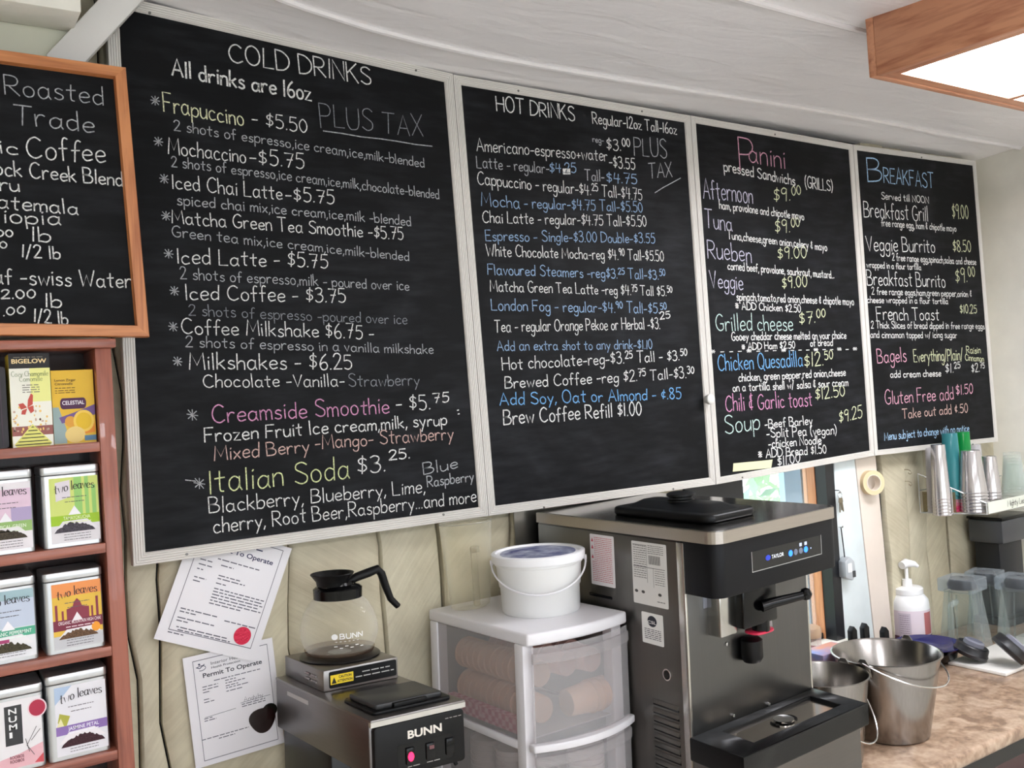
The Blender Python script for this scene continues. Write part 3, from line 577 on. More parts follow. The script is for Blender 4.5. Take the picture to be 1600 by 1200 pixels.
b4 = [('B', 1356, 284, 1378, 284, 37, 'c', 2.4), ('REAKFAST', 1381, 285, 1459, 294, 24, 'c', 2.1), ('Served till NOON', 1377, 311, 1451, 318, 11, 'w', 1.6), ('Breakfast Grill', 1350, 339, 1450, 346, 25, 'w', 1.9), ('$9.00', 1488, 342, 1513, 342, 22, 'm', 1.8),
 ('free range egg, ham & chipotle mayo', 1377, 353, 1494, 362, 11, 'w', 1.6), ('Veggie Burrito', 1354, 392, 1461, 395, 24, 'w', 1.9), ('$8.50', 1489, 394, 1517, 393, 18, 'm', 1.8), ('2 free range egg,spinach,salsa and cheese', 1394, 407, 1525, 414, 11, 'w', 1.6), ('wrapped in a flour tortilla', 1354, 418, 1439, 422, 10, 'w', 1.6),
 ('Breakfast Burrito', 1355, 445, 1477, 449, 23, 'w', 1.9), ('$9.^00', 1493, 442, 1523, 440, 22, 'm', 1.8), ('2 free range eggs,ham,green pepper,onion &', 1362, 460, 1518, 464, 11, 'w', 1.6), ('cheese wrapped in a flour tortilla', 1355, 473, 1481, 475, 10, 'w', 1.6),
 ('French Toast', 1370, 500, 1467, 500, 21, 'w', 1.9), ('$10.25', 1500, 490, 1526, 489, 13, 'm', 1.7), ('2 Thick Slices of bread dipped in free range eggs', 1361, 513, 1538, 514, 11, 'w', 1.6), ('and cinnamon topped w/ icing sugar', 1360, 528, 1495, 528, 11, 'w', 1.6),
 ('Bagels', 1371, 567, 1416, 565, 23, 'r', 1.9), ('Everything/Plain/', 1428, 566, 1504, 562, 19, 'm', 1.8), ('Raisin', 1510, 552, 1532, 552, 11, 'm', 1.6), ('Cinnamon', 1508, 563, 1537, 565, 10, 'm', 1.5), ('add cream cheese', 1391, 590, 1470, 588, 11, 'w', 1.8), ('$1.^25', 1477, 583, 1500, 581, 15, 'w', 1.7), ('$2.^75', 1518, 582, 1538, 580, 13, 'w', 1.7),
 ('Gluten Free add', 1383, 632, 1490, 624, 22, 'r', 1.9), ('$1.50', 1494, 618, 1520, 614, 16, 'r', 1.8), ('Take out add ¢.50', 1410, 654, 1512, 644, 15, 'h', 1.8), ('Menu subject to change with no notice', 1382, 688, 1514, 674, 13, 'c', 1.7)]
chalkboard('chalkboard', 'cold drinks chalkboard, largest and leftmost of the four white-framed menu boards', [(164, -11), (706, 116), (762, 806), (208, 885)], b1, seed=11, screws=[(234, 20), (650, 110), (292, 866), (693, 804)], railw=.026)
chalkboard('chalkboard', 'hot drinks chalkboard hung between the cold drinks and panini boards', [(707, 117), (1077, 181), (1117, 757), (763, 806)], b2, seed=12, screws=[(810, 142), (1003, 174), (850, 793), (1052, 764)])
bd3 = chalkboard('chalkboard', 'panini chalkboard with a torn strip of tape at its bottom edge', [(1078, 181), (1331, 226), (1365, 712), (1118, 757)], b3, seed=13, railw=.021, screws=[(1211, 210), (1160, 746)])
chalkboard('chalkboard', 'breakfast chalkboard, rightmost white-framed menu board by the corner', [(1332, 226), (1523, 252), (1558, 690), (1366, 712)], b4, seed=14, railw=.019, screws=[(1440, 246), (1520, 694)])
# strip of tape on the panini board
P = [on_y(a, c, -.0014) for a, c in [(1145, 737), (1205, 731), (1207, 718), (1200, 719), (1146, 724)]]
tag(MB().prism([(p[0], p[2]) for p in P], lambda u, v, t: (u, t, v), -.0016, -.0011).build('tape_strip', flat('masking_tape', (226, 224, 178), .7)), 'cream strip of masking tape across the bottom line of the panini board', 'tape')
# round white knob pinned to the rails between two boards
P = on_y(1105, 624, -.014)
kn = MB().lathe([(0, .022), (.010, .022), (.0155, .018), (.0165, .010), (.014, .003), (.012, 0)], seg=28, fn=lambda p: (P[0]+p[0], P[1]-p[2]+.001, P[2]+p[1])).build('round_knob', mat('knob_white', (224, 222, 216), .35), smooth=True)
tag(kn, 'round white knob on the frame rails between hot drinks and panini boards', 'knob')
# wood-framed blackboard standing on the tea shelf
bl = [('Roasted', 8, 147, 162, 164, 30, 'g', 2.2), ('Trade', 22, 194, 147, 208, 32, 'g', 2.4), ('ic', 0, 239, 28, 243, 22, 'w', 2.6), ('Coffee', 42, 247, 165, 254, 34, 'w', 2.6), ('ock Creek Blend', -8, 273, 192, 291, 24, 'w', 2.6), ('ru', 0, 298, 30, 300, 22, 'w', 2.6),
 ('atemala', -4, 325, 122, 336, 23, 'w', 2.6), ('iopia', 6, 348, 95, 352, 23, 'w', 2.6), ('00', -6, 369, 20, 370, 10, 'w', 2.6), ('lb', 50, 377, 79, 379, 23, 'w', 2.6), ('0', 0, 388, 11, 388, 10, 'w', 2.4), ('1/2 lb', 34, 402, 94, 405, 20, 'w', 2.6), ('af -swiss Water', -10, 443, 205, 450, 25, 'w', 2.6),
 ('2.00', 2, 467, 55, 466, 13, 'w', 2.6), ('lb', 71, 480, 96, 481, 22, 'w', 2.6), ('.00', 5, 494, 39, 489, 12, 'w', 2.4), ('1/2 lb', 53, 503, 106, 508, 21, 'w', 2.6)]
ox = wood('frame_fir_x', (206, 136, 84), (160, 92, 52), 'x'); oz = wood('frame_fir_z', (206, 136, 84), (160, 92, 52), 'z')
chalkboard('framed_blackboard', 'fir-framed blackboard listing coffee blends, standing on the tea shelf', [(-330, 34), (195, 108), (232, 527), (-330, 521)], bl, railw=.024, y=-.13, ribs=False, railmat=[ox, oz, ox, oz], depth_=.016, rproud=.012, seed=15)

# ================================================================== tea shelf, boxes and tins
SY = -.125                                     # shelf front
mz = wood('mahogany_z', (160, 92, 72), (116, 60, 46), 'z', .35, 1, .3); mx_ = wood('mahogany_x', (160, 94, 74), (120, 64, 50), 'x', .35, 1, .3); mdk = wood('mahogany_back_shaded', (52, 28, 25), (34, 18, 16), 'z', .6)  # back panel wood darkened: the shelf's inner shade is put into its colour
A = on_y(181, 560, SY); Bq = on_y(204, 1190, SY); XR = float(A[0]+Bq[0])/2; XI = XR-.030; XL2 = -.42
zs = [float(on_y(165, 1184, SY)[2]), float(on_y(165, 1019, SY)[2]), float(on_y(165, 856, SY)[2]), float(on_y(165, 697, SY)[2])]   # shelf mid heights
ztop = float(on_y(100, 538, SY)[2]); so = np.array([(XL2+XR)/2, SY, CT])
shelf = thing('tea_shelf', 'reddish-brown wooden wall shelf holding tea tins and boxes', 'shelf', so)
MB().box(XI, XR, SY, .02, CT+.001, ztop-.009).build('side_panel', mz, shelf, origin=so, bevel=.002)
MB().box(XL2, XL2+.021, SY, .02, CT+.001, ztop-.009).build('side_panel', mz, shelf, origin=so, bevel=.002)
MB().box(XL2+.021, XI, .012, .02, CT+.001, ztop-.009).build('back_panel', mdk, shelf, origin=so)
MB().box(XL2-.012, XR+.008, SY-.012, .022, ztop-.009, ztop+.009).build('top_board', mx_, shelf, origin=so, bevel=.003)
for z in zs: MB().box(XL2+.021, XI, SY+.001, .012, z-.0095, z+.0095).build('shelf_board', mx_, shelf, origin=so, bevel=.0015)
tinm = mat('tin_metal', (200, 202, 204), .3, .85, noise=.04, nscale=8)
def face(P0, y): return lambda u, v, t: (P0[0]+u, y-t, P0[1]+v)
def pile(mb, x0, x1, y0, h, fn, seed, n=26):
    r = random.Random(seed); pts = [(x0, y0)]+[(x0+(x1-x0)*k/n, y0+h*math.sin(math.pi*k/n)**.7*r.uniform(.72, 1.05)+.0008) for k in range(1, n)]+[(x1, y0)]
    mb.prism(pts, fn, .0012, .0016)
def tin(label, bl, br, top, zb, y, spec, depth_=.1):
    """bl, br = left and right pixel columns at the base, top = pixel row of the lid top"""
    a = on_y(bl, 900, y); x0 = float(on_y(bl, spec['yb'], y)[0]); x1 = float(on_y(br, spec['yb'], y)[0]); W = x1-x0; H = float(on_y((bl+br)/2-3, top, y)[2])-zb
    o = np.array([(x0+x1)/2, y, zb]); t = thing('tea_tin', label, 'tin', o, 'tea tins on the wall shelf'); q = (x0, zb)
    MB().prism(rrect(x0, x1, y, y+depth_, .009), lambda u, v, s: (u, v, s), zb+.0005, zb+H*.89).build('body', tinm, t, origin=o, bevel=.001, seg=1)
    MB().prism(rrect(x0-.0008, x1+.0008, y-.0008, y+depth_+.0008, .0095), lambda u, v, s: (u, v, s), zb+H*.895, zb+H).build('lid', tinm, t, origin=o, bevel=.0025)
    fn = face(q, y); lx0, lx1, ly0, ly1 = W*.13, W*.965, H*.055, H*.855
    lab = MB().prism([(lx0, ly0), (lx1, ly0), (lx1, ly1), (lx0, ly1)], fn, 0, .0006).build('label', ink(spec['bg']), t, origin=o)
    def art(name, polys, col, d=.0006, e=.0009):
        m_ = MB()
        for pl in polys: m_.prism([(lx0+u*(lx1-lx0), ly0+v*(ly1-ly0)) for u, v in pl], fn, d, e)
        return m_.build(name, ink(col), lab, origin=(0, 0, 0)) if False else _sub(m_, name, ink(col), lab, o)
    for i, (nm, polys, col) in enumerate(spec['art']): art(nm, polys, col, .0006, .0008+.00004*i)
    wl, hl = lx1-lx0, ly1-ly0
    if spec.get('brand', 1):
        m_ = MB(); stroke_text(m_, 'two leaves', (x0+lx0+wl*.10, y-.00155, zb+ly0+hl*.755), unit((1, 0, .09)), (0, 0, 1), (0, 0, 0), wl*.82, hl*.14, wl*.02, nib=.72, arc=hl*.03, gap=1.2); _sub(m_, 'lettering', ink((38, 34, 40)), lab, o)
        r = random.Random(int(zb*1000)); m_ = MB(); g2 = lambda u, v: (x0+lx0+u*wl, y-.0015, zb+ly0+v*hl)
        for v, c in ((.69, .5), (.62, .4)): greek(m_, .5-c/2, .5+c/2, v, .018, g2, r)
        for v in (.04, .08, .12): greek(m_, .25, .8, v, .016, g2, r)
        _sub(m_, 'small_print', ink((96, 90, 96)), lab, o)
    if 'name' in spec:
        m_ = MB(); s, v, c, wd = spec['name']; font_text(m_, s, (x0+lx0+wl*(.53-wd/2), y-.0016, zb+ly0+hl*v), (1, 0, 0), (0, 0, 1), (0, 0, 0), hl*.055, wl*wd, .01); _sub(m_, 'lettering', ink(c), lab, o)
        r = random.Random(5); m_ = MB(); g2 = lambda u, w_: (x0+lx0+u*wl, y-.0016, zb+ly0+w_*hl)
        greek(m_, .25, .82, v-.05, .026, g2, r); _sub(m_, 'small_print', ink(c), lab, o)
    if 'pile' in spec:
        m_ = MB(); u0, u1, v0, hh, c = spec['pile']; pile(m_, lx0+u0*wl, lx0+u1*wl, ly0+v0*hl, hh*hl, fn, int(zb*100)); _sub(m_, 'tea_picture', mat('tea_leaves_%d%d%d' % c, c, .9, noise=.5, nscale=500), lab, o)
    if 'extra' in spec: spec['extra'](lab, o, x0+lx0, zb+ly0, wl, hl, y)
    return t
def _sub(mb, name, m, parent, o): return mb.build(name, m, parent, origin=o)
R4 = [(0, 0), (1, 0), (1, 1), (0, 1)]
def rect(u0, v0, u1, v1): return [(u0, v0), (u1, v0), (u1, v1), (u0, v1)]
tri = [(.36, .42), (.62, .42), (.49, .56)]; trap = [(.04, .17), (.96, .19), (.74, .34), (.24, .33)]
z1, z2, z3 = zs[2]+.0095, zs[1]+.0095, zs[0]+.0095
G1 = dict(yb=850, bg=(226, 222, 226), art=[('picture', [rect(0, .36, 1, 1)], (206, 218, 120)), ('picture', [rect(.5, .36, .66, 1), rect(.72, .36, .8, 1), rect(.86, .36, .95, .86)], (150, 200, 110)), ('picture', [[(.12, .64), (.12, .93), (.42, .96), (.42, .70)]], (222, 214, 220)), ('band', [rect(0, .27, 1, .42)], (158, 196, 40)), ('picture', [tri], (240, 238, 242)), ('picture', [trap], (232, 228, 232))], pile=(.06, .9, .16, .15, (74, 70, 78)), name=('TAMAYOKUCHA', .35, (232, 240, 190), .55))
tin('tea tin with a lime green bamboo label on the upper shelf', 69, 161, 727, z1, SY+.012, G1)
G2 = dict(yb=864, bg=(232, 226, 230), art=[('picture', [rect(0, .45, 1, .9)], (224, 196, 214)), ('picture', [rect(.6, .38, 1, .62)], (176, 160, 196)), ('band', [rect(0, .26, 1, .42)], (150, 186, 110)), ('picture', [tri], (240, 238, 242)), ('picture', [trap], (234, 230, 232))], pile=(.06, .9, .16, .15, (70, 62, 52)), name=('TROPICAL GREEN', .32, (230, 240, 215), .7))
tin('tea tin with a lilac label, partly cut off at the left of the upper shelf', -42, 56, 736, z1, SY+.012, G2)
G3 = dict(yb=1018, bg=(228, 186, 70), art=[('picture', [rect(0, .8, 1, 1)], (238, 150, 84)), ('picture', [rect(0, .0, 1, .2)], (200, 200, 204)), ('picture', [[(.28, .4), (.28, .6), (.4, .62), (.44, .7), (.5, .75), (.56, .7), (.6, .62), (.74, .6), (.74, .4)], rect(.05, .4, .1, .68), rect(.88, .4, .93, .74), rect(.18, .4, .22, .58), rect(.78, .4, .82, .6)], (140, 52, 70)), ('band', [rect(0, .28, 1, .44)], (122, 38, 62)), ('picture', [[(.38, .41), (.6, .41), (.49, .54)]], (240, 232, 236)), ('picture', [[(.1, .17), (.95, .2), (.84, .3), (.26, .29)]], (236, 232, 234)), ('seal', [circ(.86, .27, .09, 16, .075)], (242, 158, 46))], pile=(.1, .9, .15, .12, (104, 78, 58)), name=('ORGANIC MOUNTAIN HIGH CHAI', .37, (240, 214, 220), .86))
tin('tea tin with an orange and maroon sunset label on the middle shelf', 73, 166, 891, z2, SY+.012, G3)
G4 = dict(yb=1028, bg=(232, 232, 236), art=[('picture', [rect(0, .45, 1, 1)], (196, 206, 224)), ('picture', [rect(0, .86, 1, 1)], (160, 188, 196)), ('band', [rect(0, .31, 1, .44)], (84, 172, 140)), ('picture', [tri], (242, 240, 244)), ('picture', [trap], (236, 234, 236)), ('stamp', [rect(.2, .24, .5, .29)], (168, 58, 110))], pile=(.04, .92, .1, .14, (72, 66, 50)), name=('ORGANIC PEPPERMINT', .35, (236, 250, 244), .8))
tin('tea tin with a pale blue and teal label, left on the middle shelf', -40, 61, 905, z2, SY+.012, G4)
G5 = dict(yb=1182, bg=(228, 226, 232), art=[('picture', [[(0, .75), (.34, 1), (0, 1)]], (176, 196, 222)), ('picture', [[(.04, .5), (.08, .62), (.28, .56), (.2, .42), (.06, .42)]], (176, 174, 70)), ('picture', [[(.02, .44), (.1, .55), (.16, .42), (.1, .38)]], (232, 226, 176)), ('band', [rect(0, .30, 1, .43)], (140, 110, 176)), ('picture', [trap], (238, 232, 236))], pile=(.08, .94, .12, .16, (62, 36, 44)), name=('JASMINE PETAL', .355, (244, 240, 250), .6))
tin('tea tin with a white and violet label on the lower shelf', 77, 174, 1049, z3, SY+.012, G5)
def numi(lab, o, lx, lz, wl, hl, y):
    m_ = MB()
    for k, ch in enumerate('NUMI'):
        font_text(m_, ch, (lx+wl*.43, y-.0016, lz+hl*(.80-.115*k)), (1, 0, 0), (0, 0, 1), (0, 0, 0), hl*.085, wl*(.14 if ch != 'I' else .05), .02)
    _sub(m_, 'lettering', ink((240, 240, 240)), lab, o)
    m_ = MB(); font_text(m_, 'ROOIBOS', (lx+wl*.42, y-.0016, lz+hl*.14), (1, 0, 0), (0, 0, 1), (0, 0, 0), hl*.045, wl*.24, .015); font_text(m_, 'ROOIBOS', (lx+wl*.42, y-.0016, lz+hl*.08), (1, 0, 0), (0, 0, 1), (0, 0, 0), hl*.045, wl*.24, .015); _sub(m_, 'lettering', ink((110, 50, 60)), lab, o)
    m_ = MB()
    for a, c in (((.72, .3), (.9, .55)), ((.76, .2), (.7, .4)), ((.84, .14), (.72, .3)), ((.8, .36), (.96, .5))): ribbon(m_, [(lx+wl*a[0], lz+hl*a[1]), (lx+wl*c[0], lz+hl*c[1])], .0011, lambda u, v: (u, y-.0016, v))
    _sub(m_, 'sprig', ink((96, 92, 90)), lab, o)
G6 = dict(yb=1196, brand=0, bg=(234, 230, 232), art=[('picture', [[(0, 0), (1, 0), (1, .3), (.6, .2), (.3, .16), (0, .1)]], (230, 180, 188)), ('band', [rect(.36, .34, .66, .92)], (52, 52, 54)), ('picture', [circ(.93, .82, .17, 22, .14)], (236, 210, 216)), ('picture', [circ(.93, .82, .145, 22, .12)], (178, 40, 70)), ('picture', [[(.84, .02), (1.0, .0), (1, .14)]], (206, 80, 88))], extra=numi)
tin('tea tin with a grey upright name panel and pink label, lower shelf', -38, 73, 1076, z3, SY+.012, G6)
# boxes on the top row
def tea_box(label, bl, br, top, yb, y, d, col_side, arts, turn=0):
    zb = zs[3]+.0095; x0 = float(on_y(bl, yb, y)[0]); x1 = float(on_y(br, yb, y)[0]); H = float(on_y((bl+br)/2, top, y)[2])-zb; W = x1-x0; o = np.array([(x0+x1)/2, y, zb])
    t = thing('tea_box', label, 'box', o, 'tea boxes on the top shelf')
    bx = MB().box(x0, x1, y, y+d, zb+.0003, zb+H).build('carton', col_side, t, origin=o, bevel=.0008, seg=1); fn = face((x0, zb), y)
    for i, (nm, polys, col) in enumerate(arts):
        m_ = MB()
        for pl in polys: m_.prism([(u*W, v*H) for u, v in pl], fn, .0, .0004+.00005*i)
        _sub(m_, nm, col if not isinstance(col, tuple) else ink(col), t, o)
    return t, o, x0, zb, W, H, y
spots = []
r = random.Random(9)
for k in range(46): u, v = r.uniform(.05, .97), r.uniform(.16, .44); spots.append(circ(u, v, r.uniform(.015, .035), 8, r.uniform(.008, .018)))
t, o, x0, zb, W, H, y = tea_box('tall yellow and white chamomile tea box with a black top band', 20, 84, 552, 690, SY+.015, .07, ink((222, 200, 70)),
  [('print', [R4], (240, 238, 224)), ('print', [rect(.5, .48, 1, .84)], (236, 236, 150)), ('print', [rect(0, .84, 1, 1)], (28, 26, 28)), ('picture', [rect(0, .12, 1, .22)], (150, 90, 84)), ('picture', spots[::2], (236, 196, 110)), ('picture', spots[1::2], (200, 170, 150)),
   ('picture', [[(.4, .42), (.42, .5), (.5, .57), (.55, .55), (.53, .45)], [(.4, .42), (.53, .44), (.56, .38), (.47, .355)], [(.39, .42), (.3, .47), (.18, .46), (.24, .4)], [(.39, .41), (.26, .39), (.24, .35), (.34, .345)]], (196, 78, 66)),
   ('teabag_picture', [[(.04, .03), (.5, .24), (.96, .03), (.9, .0), (.1, .0)]], (226, 222, 120)), ('teabag_picture', [[(.5-.46*s+.03, .235-.21*s), (.5+.46*s-.03, .235-.21*s), (.5+.46*s, .225-.21*s), (.5-.46*s, .225-.21*s)] for s in (.1, .28, .46, .64, .82, .98)], (38, 34, 26))])
m_ = MB(); font_text(m_, 'BIGELOW', (x0+W*.07, y-.0009, zb+H*.895), (1, 0, 0), (0, 0, 1), (0, 0, 0), H*.048, W*.86, .025); _sub(m_, 'lettering', ink((240, 214, 160)), t, o)
m_ = MB(); stroke_text(m_, 'Cozy Chamomile', (x0+W*.05, y-.0009, zb+H*.755), (1, 0, 0), (0, 0, 1), (0, 0, 0), W*.9, H*.055, .0008, nib=.5); stroke_text(m_, 'Camomille', (x0+W*.24, y-.0009, zb+H*.70), (1, 0, 0), (0, 0, 1), (0, 0, 0), W*.56, H*.055, .0008, nib=.5); _sub(m_, 'lettering', ink((110, 130, 80)), t, o)
m_ = MB()
for v in (.655, .63, .605, .58): greek(m_, x0+W*.3, x0+W*.72, zb+H*v, H*.016, lambda u, w_: (u, y-.0009, w_), r)
greek(m_, x0+W*.12, x0+W*.85, zb+H*.955, H*.016, lambda u, w_: (u, y-.0009, w_), r); _sub(m_, 'small_print', ink((120, 116, 104)), t, o)
t, o, x0, zb, W, H, y = tea_box('short golden lemon tea box with a purple name badge', 85, 151, 578, 689, SY+.02, .07, ink((214, 170, 60)),
  [('print', [R4], (228, 184, 54)), ('print', [[(0, 0), (.3, 0), (.3, .2), (.14, .5), (0, .5)]], (150, 170, 170)), ('print', [[(.14, .36), (.5, .42), (1, .52), (1, .38), (.4, .3), (.2, .28)]], (112, 84, 140)), ('badge', [rrect(.18, .8, .47, .62, .07), ], (74, 30, 70)), ('picture', [circ(.4, .3, .13, 16, .075)], (224, 160, 60)), ('picture', [[(.72, .3), (.98, .3), (.98, .14), (.7, .12)]], (230, 140, 40)), ('picture', [circ(.72, .3, .25, 24, .15)], (244, 206, 90)), ('picture', [circ(.72, .3, .19, 24, .115)], (232, 190, 40)), ('picture', [circ(.5, .12, .24, 20, .11)], (236, 206, 130)), ('stamp', [rect(.72, .03, 1, .1)], (92, 130, 160)), ('print', [rect(0, 0, 1, .008)], (236, 206, 130))])
m_ = MB(); font_text(m_, 'CELESTIAL', (x0+W*.23, y-.0012, zb+H*.53), (1, 0, 0), (0, 0, 1), (0, 0, 0), H*.055, W*.52, .015); _sub(m_, 'lettering', ink((244, 236, 244)), t, o)
m_ = MB(); font_text(m_, 'Lemon Zinger', (x0+W*.08, y-.0012, zb+H*.85), (1, 0, 0), (0, 0, 1), (0, 0, 0), H*.034, W*.5, .01); font_text(m_, 'Citronnelle', (x0+W*.08, y-.0012, zb+H*.80), (1, 0, 0), (0, 0, 1), (0, 0, 0), H*.034, W*.42, .01)
for v in (.755, .72, .69): greek(m_, x0+W*.08, x0+W*.55, zb+H*v, H*.016, lambda u, w_: (u, y-.0012, w_), r)
_sub(m_, 'lettering', ink((96, 66, 30)), t, o)
zb = zs[3]+.0095; x1 = float(on_y(14, 690, SY+.02)[0]); H = float(on_y(5, 573, SY+.02)[2])-zb; o = np.array([x1-.03, SY+.02, zb]); t = thing('tea_box', 'black striped tea box at the far left of the top shelf', 'box', o, 'tea boxes on the top shelf')
MB().prism(rrect(x1-.06, x1, zb+.0003, zb+H, .006), lambda u, v, s: (u, s, v), SY+.02, SY+.085).build('carton', flat('box_black', (34, 28, 34), .5), t, origin=o)
m_ = MB()
for k in range(8): m_.box(x1-.056+k*.0065, x1-.0545+k*.0065, SY+.0188, SY+.0198, zb+.006, zb+H-.008)
_sub(m_, 'stripes', ink((70, 52, 66)), t, o)

# ================================================================== papers pinned to the wall
paper = mat('paper', (232, 230, 234), .6)
def sheet(label, px, y, draw, curl=0):
    Q = [on_y(a, c, y) for a, c in px]; o = (Q[2]+Q[3])/2; U = Q[1]-Q[0]; V = Q[0]-Q[3]; W = np.linalg.norm(U); H = np.linalg.norm(V); u = U/W; v = V/H; O = Q[3]
    t = thing('permit_sheet', label, 'paper', o, 'permit papers on the plank wall')
    fn = lambda a, c, s=0: O+u*a*W+v*c*H+np.array([0, -s, 0])
    MB().prism(R4, lambda a, c, s: fn(a, c, s), 0, .0006).build('paper', paper, t, origin=o)
    draw(t, o, fn, u, v, W, H); return t
def frame_lines(mb, fn, x0, x1, y0, y1, w, d=.0009):
    for a in ([(x0, y0), (x1, y0)], [(x1, y0), (x1, y1)], [(x1, y1), (x0, y1)], [(x0, y1), (x0, y0)]): ribbon(mb, a, w, lambda p, q: fn(p, q, d))
def p1(t, o, fn, u, v, W, H):
    m_ = MB(); frame_lines(m_, fn, .1, .92, .1, .96, .006); r = random.Random(1)
    for row, (x0, x1) in {.74: (.32, .75), .695: (.37, .5), .66: (.37, .76), .61: (.38, .6), .585: (.38, .66), .545: (.38, .48), .50: (.38, .9), .475: (.38, .88), .45: (.38, .9), .425: (.38, .86), .40: (.38, .9), .375: (.38, .7), .28: (.14, .5), .255: (.14, .3), .205: (.14, .5), .18: (.14, .25), .265: (.58, .9), .13: (.16, .66), .108: (.18, .7), .075: (.1, .25), .70: (.16, .28), .66: (.16, .3), .62: (.16, .22), .55: (.16, .28), .52: (.16, .24)}.items(): greek(m_, x0, x1, row, .016, lambda a, c: fn(a, c, .0009), r)
    m_.build('print', ink((92, 92, 104)), t, origin=o)
    m_ = MB(); font_text(m_, 'Permit To Operate', fn(.22, .815), u, v, (0, -.001, 0), H*.042, W*.64, .018); greek(m_, .55, .72, .9, .02, lambda a, c: fn(a, c, .001), r); m_.build('heading', ink((36, 40, 84)), t, origin=o)
    m_ = MB().prism(circ(.80, .185, .085, 30, .085*W/H), lambda a, c, s: fn(a, c, s), .0006, .0018); s_ = m_.build('seal', mat('red_foil', (206, 26, 66), .28, .3, bump=.6, bscale=200, bdist=.003), t, origin=o)
def p2(t, o, fn, u, v, W, H):
    m_ = MB(); frame_lines(m_, fn, .1, .93, .05, .95, .006); r = random.Random(2)
    for row, (x0, x1) in {.735: (.3, .82), .70: (.17, .34), .675: (.17, .34), .65: (.17, .25), .71: (.42, .54), .685: (.42, .64), .66: (.42, .56), .64: (.42, .68), .61: (.42, .6), .585: (.17, .24), .56: (.17, .28), .455: (.57, .84), .435: (.57, .84), .415: (.15, .24), .395: (.15, .28), .235: (.1, .62), .21: (.28, .46)}.items(): greek(m_, x0, x1, row, .014, lambda a, c: fn(a, c, .0009), r)
    for a in ([(.16, .43), (.5, .44)], [(.56, .475), (.9, .48)]): ribbon(m_, a, .004, lambda p, q: fn(p, q, .0009))
    m_.build('print', ink((96, 98, 108)), t, origin=o)
    m_ = MB(); font_text(m_, 'Permit To Operate', fn(.19, .785), u, v, (0, -.001, 0), H*.042, W*.66, .018)
    font_text(m_, 'Interior Health', fn(.29, .885), u, v, (0, -.001, 0), H*.03, W*.36, 0); font_text(m_, 'Health Protection', fn(.29, .85), u, v, (0, -.001, 0), H*.02, W*.32, .01)
    m_.build('heading', ink((44, 46, 58)), t, origin=o)
    m_ = MB(); ribbon(m_, [(.15+.05*math.cos(k/10), .875+.022*math.sin(k/10)) for k in range(-20, 28, 2)], .006, lambda p, q: fn(p+.03, q, .001)); ribbon(m_, [(.13, .89), (.165, .875), (.22, .905)], .008, lambda p, q: fn(p, q, .001)); m_.prism(circ(.165, .912, .012, 10, .009), lambda a, c, s: fn(a, c, s), .0006, .0012); m_.build('emblem', ink((52, 60, 84)), t, origin=o)
    m_ = MB(); stroke_text(m_, 'Andyhy', fn(.6, .478), u, v, (0, -.001, 0), W*.22, H*.04, .0007, jit=.2, r=r); m_.build('signature', ink((50, 50, 60)), t, origin=o)
    s_ = MB().prism([(.78+(.15+.012*math.sin(3*q))*math.cos(q), .27+(.115+.008*math.sin(3*q))*math.sin(q)) for q in [k*.2 for k in range(31)]], lambda a, c, s: fn(a, c, s), .0006, .002).build('seal', mat('dark_seal', (30, 12, 12), .18, noise=.3, nscale=90), t, origin=o)
    MB().prism(circ(.875, .34, .085, 24, .062), lambda a, c, s: fn(a, c, s), .0006, .0019).build('seal', mat('dark_seal_b', (22, 24, 20), .18), t, origin=o)
sheet('white permit sheet with a bright red seal, hanging askew from under the cold drinks board', [(307, 812), (456, 857), (388, 1043), (240, 998)], .030, p1)
sheet('white permit sheet with a dark seal, lower of the two wall permits', [(285, 1029), (425, 996), (447, 1166), (306, 1202)], .036, p2)

# ================================================================== coffee brewer
st = steel('brewer_steel', (140, 136, 134), .3, 'x'); sty = steel('brewer_steel_side', (128, 124, 124), .34, 'y')
blk = mat('black_plastic', (10, 10, 11), .42, spec=.25); blkg = mat('black_gloss', (6, 6, 7), .2, spec=.3); chrome = mat('chrome', (210, 210, 210), .12, 1)
zt = float(on_y(431, 1058, .0)[2]); FL, FR, BL = on_z(578, 1126, zt), on_z(724, 1093, zt), on_z(431, 1058, zt)
lean = .03
W, Dp, Ht = float(np.linalg.norm(FR-FL)), float(np.linalg.norm(BL-FL)), zt-CT
fr = Frame((FL[0]-lean*Ht, FL[1], CT), unit(FR-FL), unit(BL-FL), (lean, 0, 1))
cof = thing('coffee_brewer', 'steel and black drip coffee brewer with a warmer on top', 'coffee maker', fr.o)
MB().box(0, W, .006, Dp, Ht-.112, Ht-.004).build('brew_head', sty, cof, fr, bevel=.002)
MB().box(-.001, W+.001, -.004, Dp, Ht-.006, Ht).build('top_plate', st, cof, fr, bevel=.0015)
MB().box(-.001, W+.001, -.0045, .004, Ht-.014, Ht-.004).build('top_lip', mat('lip_steel', (205, 203, 200), .25, 1), cof, fr)
pan = MB().prism(rrect(.004, W-.004, Ht-.118, Ht-.015, .008), lambda u, v, s: (u, s, v), -.006, .006).build('control_panel', blk, cof, fr, bevel=.002)
MB().prism(rrect(.05, W-.03, Ht-.105, Ht-.058, .005), lambda u, v, s: (u, s, v), -.0062, -.003).build('switch_recess', blkg, pan, fr)
for k in range(3):
    x = .066+k*.042; MB().box(x, x+.018, -.0105, -.004, Ht-.098, Ht-.066).build('rocker_switch', blkg, pan, fr, bevel=.002)
MB().prism(circ(.075+.0, Ht-.083, .006, 20, .009), lambda u, v, s: (u, s, v), -.0118, -.0104).build('lit_lamp', mat('red_lamp', (255, 30, 70), .3, emit=(255, 30, 80), estr=2.5), pan, fr)
